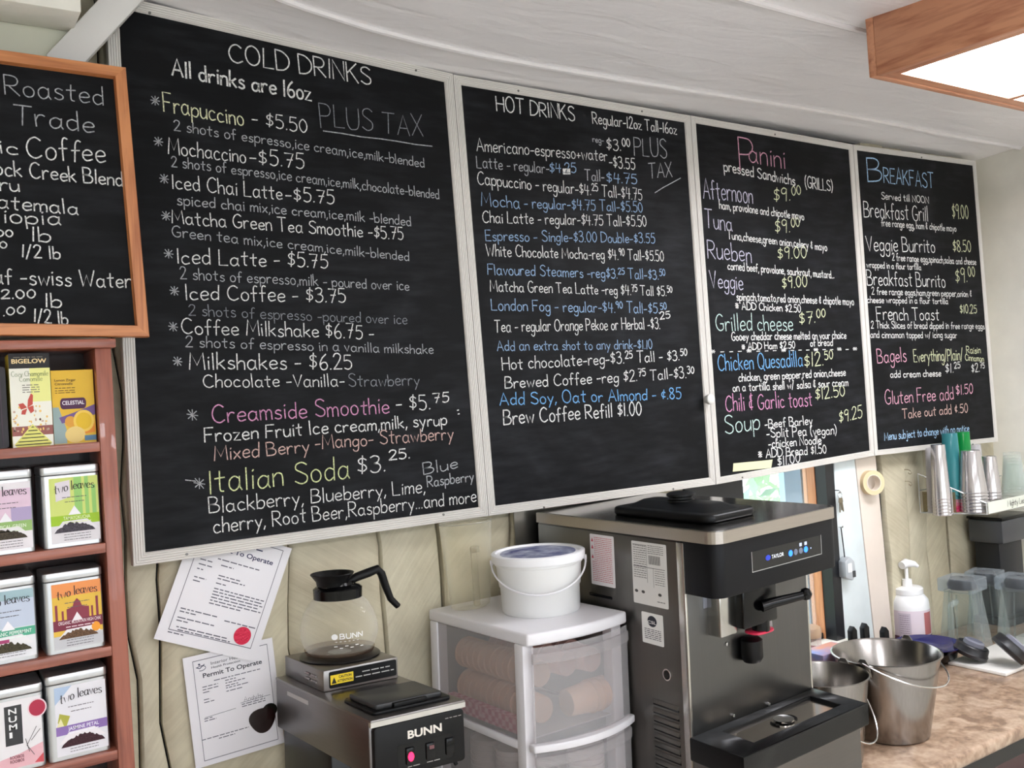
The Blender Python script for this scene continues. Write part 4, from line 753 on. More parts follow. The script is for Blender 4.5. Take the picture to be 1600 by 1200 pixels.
MB().prism(rrect(.114, .124, Ht-.078, Ht-.071, .001), lambda u, v, s: (u, s, v), -.0112, -.0104).build('switch_mark', ink((110, 70, 74)), pan, fr)
m_ = MB(); font_text(m_, 'BUNN', (.072, -.0066, Ht-.049), (1, 0, 0), (0, 0, 1), (0, 0, 0), .0155, .072, .03, .0); m_.build('lettering', ink((222, 216, 206)), pan, fr)
m_ = MB(); r = random.Random(4); greek(m_, W-.045, W-.008, Ht-.028, .003, lambda a, c: (a, -.0066, c), r); greek(m_, .07, .095, Ht-.104, .003, lambda a, c: (a, -.0066, c), r); greek(m_, .11, .14, Ht-.104, .003, lambda a, c: (a, -.0066, c), r); m_.build('small_print', ink((150, 146, 142)), pan, fr)
MB().tube([(W-.02, .01, Ht-.118), (W-.016, .008, Ht-.128)], .004).build('latch', blk, cof, fr)
MB().box(.012, W-.012, Dp*.45, Dp-.004, .03, Ht-.112).build('rear_column', mat('black_satin', (16, 16, 17), .3), cof, fr, bevel=.003)
MB().box(0, W, .0, Dp, 0, .035).build('base', sty, cof, fr, bevel=.004)
MB().lathe([(.0, Ht-.165), (.055, Ht-.165), (.062, Ht-.12), (.062, Ht-.113)], c=(W*.5, .085, 0), seg=32).build('filter_basket', blk, cof, fr, smooth=True)
# water fill lid on the top
l = fr.inv(on_z(553, 1108, zt+.006)); l2 = fr.inv(on_z(706, 1084, zt+.006)); l3 = fr.inv(on_z(664, 1066, zt+.006))
x0, x1, y0, y1 = .018, W-.014, .02, .145
lid = MB().prism(rrect(x0, x1, y0, y1, .008), lambda u, v, s: (u, v, s), Ht+.0002, Ht+.006).build('fill_lid', blk, cof, fr, bevel=.0015)
MB().prism(rrect(x0+.01, x1-.012, y0+.012, y1-.004, .006), lambda u, v, s: (u, v, s), Ht+.006, Ht+.016).build('lid_plate', mat('lid_grey', (44, 44, 45), .4), lid, fr, bevel=.002)
MB().box(x0+.045, x1-.05, y0+.004, y0+.013, Ht+.006, Ht+.0145).build('lid_tab', blk, lid, fr, bevel=.001)
m_ = MB().prism(rrect(x0+.015, x1-.075, y1+.005, y1+.022, .004), lambda u, v, s: (u, v, s), Ht+.0001, Ht+.0006); stk = m_.build('warning_sticker', ink((60, 34, 34)), cof, fr)
m_ = MB(); greek(m_, x0+.02, x1-.08, y1+.015, .005, lambda a, c: (a, c, Ht+.0008), r); greek(m_, x0+.02, x1-.08, y1+.008, .005, lambda a, c: (a, c, Ht+.0008), r); m_.build('small_print', ink((196, 120, 100)), stk, fr)
m_ = MB().box(-.0008, -.0001, Dp*.62, Dp*.86, Ht-.028, Ht-.019); m_.build('side_plate', mat('plate_alu', (196, 192, 190), .4, .7), cof, fr)
# warmer box at the back of the top
wl = fr.inv(on_z(507, 1083, zt)); wr = fr.inv(on_z(621, 1058, zt)); wbk = fr.inv(on_z(447, 1055, zt)); hz = metres(33, on_z(507, 1083, zt))
wx0, wx1, wy0, wy1 = float(wl[0]), float(wr[0]), float(wl[1]+wr[1])/2, min(Dp-.002, float(wbk[1]))
wm = MB().box(wx0, wx1, wy0, wy1, Ht+.0003, Ht+hz).build('warmer_box', st, cof, fr, bevel=.002)
MB().prism(rrect(wx0+.012, wx1-.004, Ht+.006, Ht+hz-.004, .004), lambda u, v, s: (u, s, v), wy0-.0012, wy0+.0004).build('warning_panel', blk, wm, fr)
ww = wx1-wx0; yy = wx0+.015
MB().box(yy, yy+ww*.3, wy0-.0016, wy0-.0011, Ht+hz*.3, Ht+hz*.74).build('caution_label', ink((236, 206, 40)), wm, fr)
m_ = MB(); m_.prism([(yy+.002, Ht+hz*.34), (yy+.013, Ht+hz*.34), (yy+.0075, Ht+hz*.64)], lambda u, v, s: (u, s, v), wy0-.0019, wy0-.0016)
font_text(m_, 'CAUTION', (yy+.018, wy0-.0018, Ht+hz*.56), (1, 0, 0), (0, 0, 1), (0, 0, 0), .0055, ww*.3-.022, .03); font_text(m_, 'ATTENTION', (yy+.0145, wy0-.0018, Ht+hz*.37), (1, 0, 0), (0, 0, 1), (0, 0, 0), .0055, ww*.3-.017, .03); m_.build('lettering', ink((30, 26, 16)), wm, fr)
m_ = MB(); greek(m_, yy+ww*.42, wx1-.018, Ht+hz*.62, .004, lambda a, c: (a, wy0-.0015, c), r); greek(m_, yy+ww*.33, wx1-.01, Ht+hz*.42, .004, lambda a, c: (a, wy0-.0015, c), r); m_.build('small_print', ink((190, 188, 184)), wm, fr)
for zz in (.36, .62):
    for k in (0, 1): MB().tube([(wx0-.0012, wy0+.03+k*.03, Ht+hz*zz), (wx0-.0012, wy0+.052+k*.03, Ht+hz*zz)], .003, 6).build('louvre', st, wm, fr)
hp = fr.inv(on_z(531, 1024, zt+hz)); hx, hy = float(hp[0]), float(hp[1]); Pw = fr.w((hx, hy, Ht+hz)); rb = metres(57, Pw)
MB().lathe([(0, 0), (rb*1.0, 0), (rb*1.03, .003), (rb*.98, .006), (0, .006)], c=(hx, hy, Ht+hz), seg=40).build('hot_plate', mat('plate_black', (26, 24, 24), .3), wm, fr, smooth=True)
# glass decanter
dz0 = Ht+hz+.0065; Pd = fr.w((hx, hy, dz0)); k = metres(1, Pd)
dec = thing('coffee_decanter', 'empty glass coffee decanter with black collar and handle on the warmer', 'coffee pot', Pd)
fd = Frame(Pd, fr.A[:, 0], fr.A[:, 1], fr.A[:, 2])
R0 = 57*k; hb = 92*k
prof = [(.0, .001), (R0*.62, .001), (R0*.8, .006), (R0*.93, .022), (R0, hb*.36), (R0*.985, hb*.5), (R0*.9, hb*.68), (R0*.76, hb*.84), (R0*.6, hb*.95), (R0*.56, hb)]
g_ = MB().shell(prof, seg=48).build('glass_bowl', clear('decanter_glass', (245, 245, 240), .03, .03, (252, 251, 248)), dec, fd, smooth=True)
MB().shell([(R0*.3, .003), (R0*.86, .0035), (R0*.9, .012)], seg=40).build('coffee_stain', clear('stain', (70, 52, 48), .22, .3, (225, 215, 208), False), dec, fd, smooth=True)
MB().lathe([(R0*.62, hb*.93), (R0*.63, hb+.012), (R0*.56, hb+.017), (R0*.42, hb+.02), (R0*.4, hb+.026), (R0*.36, hb+.02), (R0*.5, hb+.006), (R0*.55, hb*.93)], seg=40).build('collar', blkg, dec, fd, smooth=True)
MB().shell([(R0*.40, hb+.02), (R0*.42, hb+.03), (R0*.56, hb+.046), (R0*.55, hb+.0475), (R0*.4, hb+.032), (R0*.36, hb+.022)], seg=40, c=(-R0*.14, 0, 0)).build('pour_funnel', blk, dec, fd, smooth=True)
hd = [(.2, 0, hb+.020), (.5, 0, hb+.030), (.85, 0, hb+.036), (1.1, 0, hb+.041), (1.22, 0, hb+.030), (1.33, 0, hb+.0), (1.47, 0, hb-.032), (1.68, 0, hb-.052)]
MB().tube([(R0*a+.004, b_, c_) for a, b_, c_ in hd], [.008, .010, .0105, .010, .009, .0085, .0075, .007], 10).build('handle', blk, dec, fd, smooth=True)
m_ = MB(); th0 = -math.pi/2-.62
def on_bowl(a, c):   # wrap print round the bowl
    q = th0+a/R0; return (R0*1.004*math.cos(q), R0*1.004*math.sin(q), hb*.36+c)
stt, adv = lay('BUNN', gap=2.2)
for s in stt:
    pts = []
    for i in range(len(s)-1):
        for t_ in np.linspace(0, 1, 5)[:-1]: pts.append((s[i][0]+(s[i+1][0]-s[i][0])*t_, s[i][1]+(s[i+1][1]-s[i][1])*t_))
    pts.append(s[-1]); ribbon(m_, [(.016+x/adv*.048, y_/10*.0105) for x, y_ in pts], .0019, on_bowl)
m_.prism(circ(.005, .005, .0065, 18), lambda u, v, s: on_bowl(u, v), 0, 0)
m_.build('lettering', ink((246, 246, 246)), dec, fd)
m_ = MB()
for a in range(6): ribbon(m_, [(.006+a*.009, -.006), (.010+a*.009, -.006)], .0008, on_bowl); ribbon(m_, [(.004+a*.011, -.016-(a % 2)*.004), (.010+a*.011, -.016-(a % 2)*.004)], .0016, on_bowl)
m_.build('measure_marks', ink((236, 236, 234)), dec, fd)

# ================================================================== drawer cart with cups
pl_w = mat('white_plastic', (232, 230, 234), .35, bump=.05, bscale=60); milky = clear('milky_plastic', (222, 220, 222), .27, .25, (246, 244, 244), False)
zt = float(on_y(669, 952, .02)[2]); FL, FR, BL = on_z(823, 992, zt), on_z(995, 951, zt), on_z(669, 952, zt)
W, Dp, Ht = float(np.linalg.norm(FR-FL))-.032, float(np.linalg.norm(BL-FL)), zt-CT; lean = .035
fr = Frame((FL[0]-lean*Ht, FL[1], CT), unit(FR-FL), unit(BL-FL), (lean, 0, 1)); CART = fr; CW, CD, CH_ = W, Dp, Ht
cart = thing('drawer_cart', 'white plastic drawer cart with milky see-through drawers full of cups', 'drawer unit', fr.o)
def bow(u, d): return -d*(1-(2*u-1)**2)
top = [(W*k/12, bow(k/12, .022)) for k in range(13)]+[(W, Dp), (0, Dp)]
MB().prism(top, lambda u, v, s: (u, v, s), Ht-.028, Ht).build('top_panel', pl_w, cart, fr, bevel=.006, seg=3)
hs = (Ht-.028-.012)/2
for x, y in ((.002, .02), (W-.032, .02), (.002, Dp-.034), (W-.032, Dp-.034)): MB().box(x, x+.03, y, y+.032, .002, Ht-.028).build('corner_post', pl_w, cart, fr, bevel=.003)
for x in (.002, W-.012):
    for z in (0, hs, ): MB().box(x, x+.010, .05, Dp-.034, z+.002, z+.02).build('side_rail', pl_w, cart, fr, bevel=.002)
    for z in (0, hs): MB().box(x+.004, x+.0055, .05, Dp-.034, z+.02, z+hs+(.012 if z else 0)).build('side_window', milky, cart, fr)
MB().box(.03, W-.03, Dp-.006, Dp-.002, .02, Ht-.03).build('back_panel', clear('milky_back', (200, 200, 204), .45, .4, (220, 220, 220), False), cart, fr)
for i, z in enumerate((0.004, hs+.004)):
    d = MB(); n = 14
    d.prism([(W*.03+W*.95*k/n, bow(k/n, .03)-.004) for k in range(n+1)]+[(W*.03+W*.95*(1-k/n), bow(1-k/n, .03)-.0015) for k in range(n+1)], lambda u, v, s: (u, v, s), z+.02, z+hs-.001+(.006 if z > .1 else 0))
    dr = d.build('drawer', milky, cart, fr)
    MB().prism([(W*.0+W*1.0*k/n, bow(k/n, .036)-.014) for k in range(n+1)]+[(W*(1-k/n), bow(1-k/n, .03)+.006) for k in range(n+1)], lambda u, v, s: (u, v, s), z+.004, z+.021).build('drawer_lip', pl_w, dr, fr, bevel=.003)
    MB().prism([(W*.03+W*.95*k/n, bow(k/n, .034)-.009) for k in range(n+1)]+[(W*.03+W*.95*(1-k/n), bow(1-k/n, .03)-.004) for k in range(n+1)], lambda u, v, s: (u, v, s), z+hs-.03, z+hs-.008).build('drawer_grip', milky, dr, fr)
    MB().box(.034, W-.034, .03, Dp-.01, z+.018, z+.021).build('drawer_floor', clear('milky_floor', (206, 204, 206), .75, .3, (225, 225, 225), False), dr, fr)
def cup_stack(label, p, ax, n, r0, r1, pitch, L0, m, grp):
    """n nested paper cups along axis ax from point p (local cart coordinates)"""
    P = CART.w(p); a = unit(CART.A@np.array(ax, float)); s = unit(np.cross(a, (0, 0, 1) if abs(a[2]) < .9 else (0, 1, 0))); q = np.cross(s, a)
    t = thing('cup_stack', label, 'cups', P, grp)
    for k in range(n):
        d0 = k*pitch
        MB().shell([(r1*.96, d0), (r1, d0+.002), (r0-.002, d0+L0-.004), (r0+.0015, d0+L0-.003), (r0+.0015, d0+L0), (r0-.001, d0+L0)], seg=22, fn=lambda c: s*c[0]+q*c[1]+a*c[2]).build('cup', m, t, smooth=True)
    MB().lathe([(0, .001), (r1*.96, .001)], seg=22, fn=lambda c: s*c[0]+q*c[1]+a*c[2]).build('cup_base', m, t)
    return t
tan = mat('cup_tan', (232, 190, 160), .6); pink = mat('cup_pink', (226, 186, 176), .6); whc = mat('cup_white', (224, 214, 212), .55)
zf = hs+.028
G_ = 'sleeves of paper cups in the upper drawer'
cup_stack('tan cup sleeve lying lengthwise, high along the left side of the upper drawer', (.08, .06, zf+.122), (.0, 1, 0), 10, .037, .030, .024, .08, tan, G_)
cup_stack('tan cup sleeve lying lengthwise at the bottom left of the upper drawer', (.08, .055, zf+.042), (.0, 1, .0), 10, .037, .030, .024, .08, tan, G_)
cup_stack('pinkish cup sleeve lying lengthwise, high in the middle of the upper drawer', (.150, .05, zf+.132), (.0, 1, 0), 9, .032, .028, .024, .08, pink, G_)
cup_stack('pinkish cup sleeve lying lengthwise, high at the right of the upper drawer', (W-.070, .045, zf+.128), (-.0, 1, 0), 9, .034, .028, .024, .08, pink, G_)
cup_stack('tan-ringed cup sleeve lying crosswise at the front of the upper drawer', (.15, .06, zf+.04), (1, .0, .0), 3, .038, .031, .022, .07, tan, G_)
m_ = MB().box(.018, .034, .07, Dp-.05, hs+.024, hs+.056)
chk = nodes('gingham'); nt = chk[1]; ck = nt.nodes.new('ShaderNodeTexChecker'); ck.inputs['Scale'].default_value = 75; ck.inputs['Color1'].default_value = lin((196, 60, 96))+(1,); ck.inputs['Color2'].default_value = lin((226, 150, 170))+(1,)
gg = nt.nodes.new('ShaderNodeNewGeometry'); nt.links.new(gg.outputs['Position'], ck.inputs['Vector']); nt.links.new(ck.outputs[0], chk[2].inputs['Base Color'])
gb = m_.build('gingham_paper_pack', chk[0], origin=tuple(fr.o)) if False else MB().box(.018, .036, .07, Dp-.05, hs+.0255, hs+.06).build('gingham_paper_pack', chk[0], None, fr); gb.location = tuple(fr.o); tag(gb, 'red checked paper pack along the left side of the upper drawer', 'paper pack')
G_ = 'upright cup stacks in the lower drawer'
for i, (x, y, lb) in enumerate([(.075, .07, 'front left in the lower drawer'), (.075, .17, 'second along the left side of the lower drawer'), (.075, .27, 'rearmost along the left side of the lower drawer'), (W-.09, .06, 'front right in the lower drawer')]):
    cup_stack('white ridged cup stack standing '+lb, (x, y, .028), (0, 0, 1), 7, .044, .034, .012, .085 if i else .06, whc, G_)
# clear pitcher on the cart
zt = CART.o[2]+CH_; Pp = on_z(736, 950, zt); k = metres(1, Pp)
pit = thing('clear_pitcher', 'tall clear plastic pitcher at the back of the drawer cart', 'pitcher', Pp); o = Pp
pc = clear('pitcher_plastic', (240, 238, 226), .05, .06, (252, 251, 246)); rb = 34*k; rt = 45*k; hp = 134*k
MB().shell([(0, .002), (rb*.8, .002), (rb*.98, .008), (rb*1.02, .02), (rt*.98, hp*.94), (rt, hp)], seg=44, c=tuple(o), sx=1, sy=.6).build('body', pc, pit, origin=o, smooth=True)
MB().tube([(o[0]+rt*1.0*math.cos(q), o[1]+rt*.6*math.sin(q), o[2]+hp) for q in [i*math.pi/18 for i in range(36)]], .0014, 6, True).build('rim', clear('rim_edge', (200, 196, 180), .5, .1, (210, 208, 200), False), pit, origin=o, smooth=True)
hx = rt*.12
MB().box(o[0]-hx, o[0]+hx, o[1]-rb*.66, o[1]-rb*.5, o[2]+.01, o[2]+hp*.72).build('handle', clear('handle_plastic', (214, 210, 194), .28, .1, (236, 232, 220), False), pit, origin=o, bevel=.003)
MB().box(o[0]-hx*.9, o[0]+hx*1.6, o[1]-rb*.66, o[1]-rb*.5, o[2]+hp*.66, o[2]+hp*.73).build('handle_top', clear('handle_plastic', (214, 210, 194), .28, .1, (236, 232, 220), False), pit, origin=o)
# white tub with lid and bail
Pp = on_z(846, 952, zt); k = metres(1, Pp); o = Pp
tub = thing('plastic_tub', 'white lidded plastic tub with a thin bail handle on the drawer cart', 'tub', Pp)
rb, rt, hp = 61*k, 69*k, 92*k
tw = mat('tub_plastic', (234, 234, 232), .3, trans=0)
MB().lathe([(0, .0), (rb*.97, .0), (rb, .004), (rb*1.02, hp*.42), (rb*1.045, hp*.44), (rt*.97, hp*.8), (rt*1.0, hp*.81), (rt*.99, hp*.9)], c=tuple(o), seg=56).build('body', tw, tub, origin=o, smooth=True)
ld = MB().lathe([(rt*1.0, hp*.86), (rt*1.06, hp*.86), (rt*1.07, hp*.985), (rt*1.04, hp), (rt*.97, hp), (rt*.95, hp*.97), (0, hp*.97)], c=tuple(o), seg=56).build('lid', mat('lid_plastic', (242, 242, 244), .3), tub, origin=o, smooth=True)
MB().lathe([(0, hp*.972), (rt*.86, hp*.972), (rt*.86, hp*.976), (0, hp*.976)], c=tuple(o), seg=40).build('lid_label', mat('tub_label', (196, 202, 216), .4, col2=(52, 58, 120), nscale=26, stretch=(1, 1, 1)), ld, origin=o)
dirx = unit(np.array([ROT[0][0]*1.0, ROT[1][0], 0])); fw = unit(np.array([-dirx[1], dirx[0], 0]))*-1
pts = []
for i in range(25):
    q = math.pi*i/24; lat = math.cos(q)*-rt*1.07; dn = math.sin(q); pts.append(o+dirx*lat+fw*(math.sin(q)*rt*1.02)+np.array([0, 0, hp*.84-dn*hp*.44]))
MB().tube(pts, .0023, 8).build('bail_handle', pl_w, tub, origin=o, smooth=True)
for s in (-1, 1): MB().lathe([(0, -.004), (.006, -.004), (.006, .004), (0, .004)], seg=14, fn=lambda c: (o+dirx*(s*rt*1.06+c[2])+fw*c[0]+np.array([0, 0, hp*.84+c[1]]))).build('bail_ear', pl_w, tub, origin=o)

# ================================================================== soft serve machine
zt = float(on_y(826, 815, .03)[2]); FL, FR, BL = on_z(1114, 853, zt), on_z(1306, 812, zt), on_z(826, 815, zt)
W, Dp, Ht = float(np.linalg.norm(FR-FL)), float(np.linalg.norm(BL-FL))-.03, zt-CT; lean = .03
fr = Frame((FL[0]-lean*Ht+.008, FL[1], CT), unit((FR-FL)+np.array([0, 0, .006])), unit(BL-FL), (lean, 0, 1))
FB = .10                                       # body front, behind the overhanging head
ms = steel('machine_steel', (100, 99, 98), .3, 'z'); mtop = mat('machine_top_steel', (150, 148, 145), .16, 1, noise=.04, nscale=4); mband = steel('machine_band', (176, 168, 160), .3, 'x'); mside = steel('machine_side_steel', (118, 116, 112), .36, 'z')
navy = mat('head_black', (13, 14, 18), .45, spec=.22)
mach = thing('soft_serve_machine', 'stainless steel countertop soft serve machine with a black head panel', 'ice cream machine', fr.o)
def sd(px, py):                                # pixel on the left side face -> local (y, z)
    x = fr.o[0]
    for _ in range(4):
        l = fr.inv(on_x(px, py, x)); x += -float(l[0])*1.0
    return float(l[1]), float(l[2])
def ft(px, py, yl):                            # pixel on a local y plane -> local (x, z)
    y = fr.o[1]+yl
    for _ in range(5):
        l = fr.inv(on_y(px, py, y)); y += (yl-float(l[1]))
    return float(l[0]), float(l[2])
MB().box(.004, W-.004, FB, Dp, .04, Ht-.001).build('body', ms, mach, fr, bevel=.002)
MB().box(-.0005, .004, FB+.022, Dp-.004, .05, Ht-.004).build('side_panel', mside, mach, fr, bevel=.001)
MB().box(-.0015, .006, FB-.001, FB+.022, .04, Ht-.004).build('corner_strip', steel('strip_steel', (196, 192, 186), .25, 'z'), mach, fr, bevel=.002)
MB().box(W-.006, W+.0015, FB-.001, FB+.02, .04, Ht-.004).build('corner_strip', steel('strip_steel', (196, 192, 186), .25, 'z'), mach, fr, bevel=.002)
tp = rrect(-.003, W+.003, -.004, Dp, .03, 6)
tp = [(-.003, Dp), (-.003, .03)]+[(-.003+.033*(1-math.cos(q)), -.004+.034*(1-math.sin(q))) for q in [k*math.pi/12 for k in range(7)]]+[(W+.003-.033*(1-math.sin(q)), -.004+.034*(1-math.cos(q))) for q in [k*math.pi/12 for k in range(7)]]+[(W+.003, .03), (W+.003, Dp)]
MB().prism(tp, lambda u, v, s: (u, v, s), Ht, Ht+.026).build('top_band', mband, mach, fr)
MB().prism([(.003+(u+.003)*(W-.006)/(W+.006), v*.99+.003) for u, v in tp], lambda u, v, s: (u, v, s), Ht+.026, Ht+.0275).build('top_sheet', mtop, mach, fr)
h0 = [(.0, FB+.01), (.0, .03)]+[(.03*(1-math.cos(q)), .03*(1-math.sin(q))) for q in [k*math.pi/12 for k in range(7)]]+[(W-.03*(1-math.sin(q)), .03*(1-math.cos(q))) for q in [k*math.pi/12 for k in range(7)]]+[(W, .03), (W, FB+.01)]
zh = ft(1125, 938, 0)[1]
head = MB().prism(h0, lambda u, v, s: (u, v, s), zh, Ht-.0005).build('head_panel', navy, mach, fr, bevel=.003)
# display
d0 = ft(1175, 890, 0); d1 = ft(1174, 858, 0); d2 = ft(1282, 840, 0); dx0, dx1, dz0_, dz1_ = d0[0], d2[0], (d0[1]+ft(1284, 869, 0)[1])/2, (d1[1]+d2[1])/2
dsp = MB().prism(rrect(dx0, dx1, dz0_, dz1_, .003), lambda u, v, s: (u, s, v), -.0008, .002).build('display', mat('display_glass', (6, 6, 8), .12), head, fr)
m_ = MB(); 
for a in ([(dx0, dz0_), (dx1, dz0_)], [(dx1, dz0_), (dx1, dz1_)], [(dx0, dz0_), (dx0, dz1_)]): ribbon(m_, a, .0016, lambda p, q: (p, -.0012, q))
m_.build('display_bezel', ink((170, 168, 165)), head, fr)
dw, dh = dx1-dx0, dz1_-dz0_
m_ = MB(); font_text(m_, 'TAYLOR', (dx0+dw*.27, -.0014, dz0_+dh*.42), (1, 0, 0), (0, 0, 1), (0, 0, 0), dh*.2, dw*.17, .0); m_.build('display_lettering', mat('display_white', (230, 235, 240), .5, emit=(230, 235, 245), estr=.6), head, fr)
m_ = MB().prism(circ(dx0+dw*.22, dz0_+dh*.52, dw*.035, 16, dh*.14), lambda u, v, s: (u, s, v), -.0014, -.001); m_.build('display_emblem', mat('display_navy', (30, 50, 150), .5, emit=(30, 60, 200), estr=.5), head, fr)
for u, c in ((.54, 'b'), (.615, 'g'), (.69, 'g'), (.765, 'b')):
    mm = mat('display_blue', (40, 110, 255), .4, emit=(40, 110, 255), estr=2.2) if c == 'b' else mat('display_grey', (90, 95, 110), .4, emit=(110, 120, 140), estr=.35)
    bt = MB().prism(circ(dx0+dw*u, dz0_+dh*.45, dw*.028, 18, dw*.028), lambda p, q, s: (p, s, q), -.0016, -.0008).build('touch_button', mm, head, fr)
m_ = MB()
for u in (.69, .765): m_.prism(rrect(dx0+dw*(u-.018), dx0+dw*(u+.018), dz0_+dh*.68, dz0_+dh*.85, .001), lambda p, q, s: (p, s, q), -.0014, -.001)
m_.prism(circ(dx0+dw*.84, dz0_+dh*.45, .0018, 8), lambda p, q, s: (p, s, q), -.0014, -.001); m_.build('display_icon', mat('display_pale', (180, 190, 220), .5, emit=(150, 165, 220), estr=.5), head, fr)
# hopper cover
zc_ = Ht+.0278; cL = fr.inv(on_z(953, 805, CT+zc_+.01)); cR = fr.inv(on_z(1184, 800, CT+zc_+.01)); cF = fr.inv(on_z(1110, 819, CT+zc_)); cB = fr.inv(on_z(990, 783, CT+zc_+.02))
cF = fr.inv(on_z(1108, 821, CT+zc_)); cR = fr.inv(on_z(1190, 806, CT+zc_)); cB = fr.inv(on_z(943, 806, CT+zc_)); cx0, cx1, cy0, cy1 = float(cF[0]), float(cR[0]), float(cF[1]), float(cB[1])
pb = mat('cover_black', (10, 10, 11), .4, spec=.3)
cov = MB().prism(rrect(cx0, cx1, cy0, cy1, .03, 6), lambda u, v, s: (u, v, s), zc_, zc_+.02).build('hopper_cover', pb, mach, fr, bevel=.007, seg=3)
b = MB(); pa = rrect(cx0+.025, cx1-.025, cy0+.025, cy1-.025, .025, 6); pb_ = rrect(cx0+.055, cx1-.055, cy0+.055, cy1-.055, .02, 6); n = len(pa)
b.add([(u, v, zc_+.019) for u, v in pa]+[(u, v, zc_+.034) for u, v in pb_], [(i, (i+1) % n, n+(i+1) % n, n+i) for i in range(n)]+[tuple(range(n, 2*n))]); b.build('cover_step', pb, cov, fr, bevel=.003)
MB().lathe([(.034, .032), (.034, .037), (.028, .039), (.028, .044), (.036, .047), (.036, .052), (.03, .055), (0, .055)], c=((cx0+cx1)/2, (cy0+cy1)/2, zc_), seg=32).build('cover_knob', pb, cov, fr, smooth=True)
# dispensing head
q = .06; xa, za = ft(1127, 998, q); xb, zb_ = ft(1160, 945, q)
MB().box(xa, xa+.055, q, FB+.01, za, zh+.01).build('door_housing', steel('housing_steel', (186, 184, 180), .2, 'z'), mach, fr, bevel=.004)
xc, zc2 = ft(1210, 985, .04)
blkd = MB().box(xa+.05, xc+.01, .035, FB+.01, za+.012, zh+.01).build('freezer_door', blkg, mach, fr, bevel=.006)
kx, kz = ft(1258, 928, -.01); jx, jz = ft(1195, 948, .02)
MB().tube([(jx, .03, jz), (jx+.02, .02, jz+.004), (kx-.01, -.008, kz-.002), (kx, -.012, kz)], [.014, .012, .010, .012], 12).build('draw_lever', blkg, blkd, fr, smooth=True)
MB().lathe([(0, -.015), (.010, -.011), (.015, 0), (.010, .011), (0, .015)], c=(kx, -.012, kz), seg=18).build('lever_ball', blkg, blkd, fr, smooth=True)
nx, nz = ft(1192, 985, .05)
MB().lathe([(.012, .035), (.02, .03), (.021, 0), (.017, -.001), (0, -.001)], c=(nx, .055, nz), seg=24).build('nozzle', blkg, blkd, fr, smooth=True)
MB().prism(rrect(nx-.036, nx+.034, .035, .085, .02), lambda u, v, s: (u, v, s), nz-.004, nz+.002).build('red_gasket', mat('gasket_red', (214, 40, 78), .35), blkd, fr, bevel=.002)
MB().box(nx+.014, nx+.034, .05, .07, nz+.002, nz+.028).build('clear_cap', clear('cap_plastic', (230, 220, 220), .2, .1), blkd, fr)
sx_, sz_ = ft(1172, 1012, .085)
MB().lathe([(.0, -.03), (.02, -.03), (.026, -.02), (.026, .02), (.018, .026)], c=(sx_, .08, sz_), seg=24).build('drain_spout', blk, mach, fr, smooth=True)
for px, py in ((1134, 1006), (1200, 1100), (1145, 1118)):
    a, c = ft(px, py, FB); MB().lathe([(0, -.006), (.004, -.005), (.005, 0)], seg=14, fn=lambda p: (a+p[0], FB+p[2], c+p[1])).build('stud', chrome, mach, fr, smooth=True)
# drip tray
tz = (ft(1071, 1146, FB)[1]+ft(1260, 1088, FB)[1])/2; ty = -.055
trm = mat('tray_black', (9, 9, 10), .38, spec=.3, bump=.5, bscale=420, bdist=.0006)
tr_ = MB(); x0, x1 = -.004, W+.004; ix0, ix1, iy0, iy1 = .075, W-.05, ty+.04, FB-.03
def tray_ring(z0, z1):
    outer = [(x0, ty), (x1, ty), (x1, FB+.002), (x0, FB+.002)]; inner = [(ix0, iy0), (ix1, iy0), (ix1, iy1), (ix0, iy1)]
    for i in range(4):
        j = (i+1) % 4; a, b_, c, d = outer[i], outer[j], inner[j], inner[i]
        tr_.hexa([(*a, z0), (*b_, z0), (*c, z0), (*d, z0), (*a, z1), (*b_, z1), (*c, z1), (*d, z1)])
tray_ring(tz-.052, tz); tray = tr_.build('drip_tray', trm, mach, fr, bevel=.004)
MB().prism(rrect(ix0-.002, ix1+.002, iy0-.002, iy1+.002, .02), lambda u, v, s: (u, v, s), tz-.012, tz-.008).build('drip_plate', mat('plate_steel', (200, 192, 184), .18, 1), tray, fr)
cxm, cym = (ix0+ix1)/2+.0, (iy0+iy1)/2
for q0, q1 in ((-.5, .5), (2.64, 3.64)):
    pts = [(cxm+.034*math.cos(a), cym+.026*math.sin(a), tz-.0065) for a in np.linspace(q0, q1, 8)]; MB().tube(pts, .003, 6).build('drain_slot', blkg, tray, fr)
MB().lathe([(.013, 0), (.024, .003), (.024, .006), (.012, .003)], c=(cxm, cym, tz-.008), seg=28).build('drain_ring', chrome, tray, fr, smooth=True)
MB().lathe([(0, .0012), (.012, .0012)], c=(cxm, cym, tz-.008), seg=20).build('drain_hole', blkg, tray, fr)
MB().box(.002, W-.002, ty+.02, FB, .03, tz-.05).build('lower_front', steel('lower_steel', (112, 108, 105), .32, 'x'), mach, fr, bevel=.003)
for x, y in ((.04, .12), (W-.04, .12), (.04, Dp-.06), (W-.04, Dp-.06)): MB().lathe([(0, 0), (.018, 0), (.016, .045), (0, .045)], c=(x, y, 0), seg=16).build('foot', blk, mach, fr)
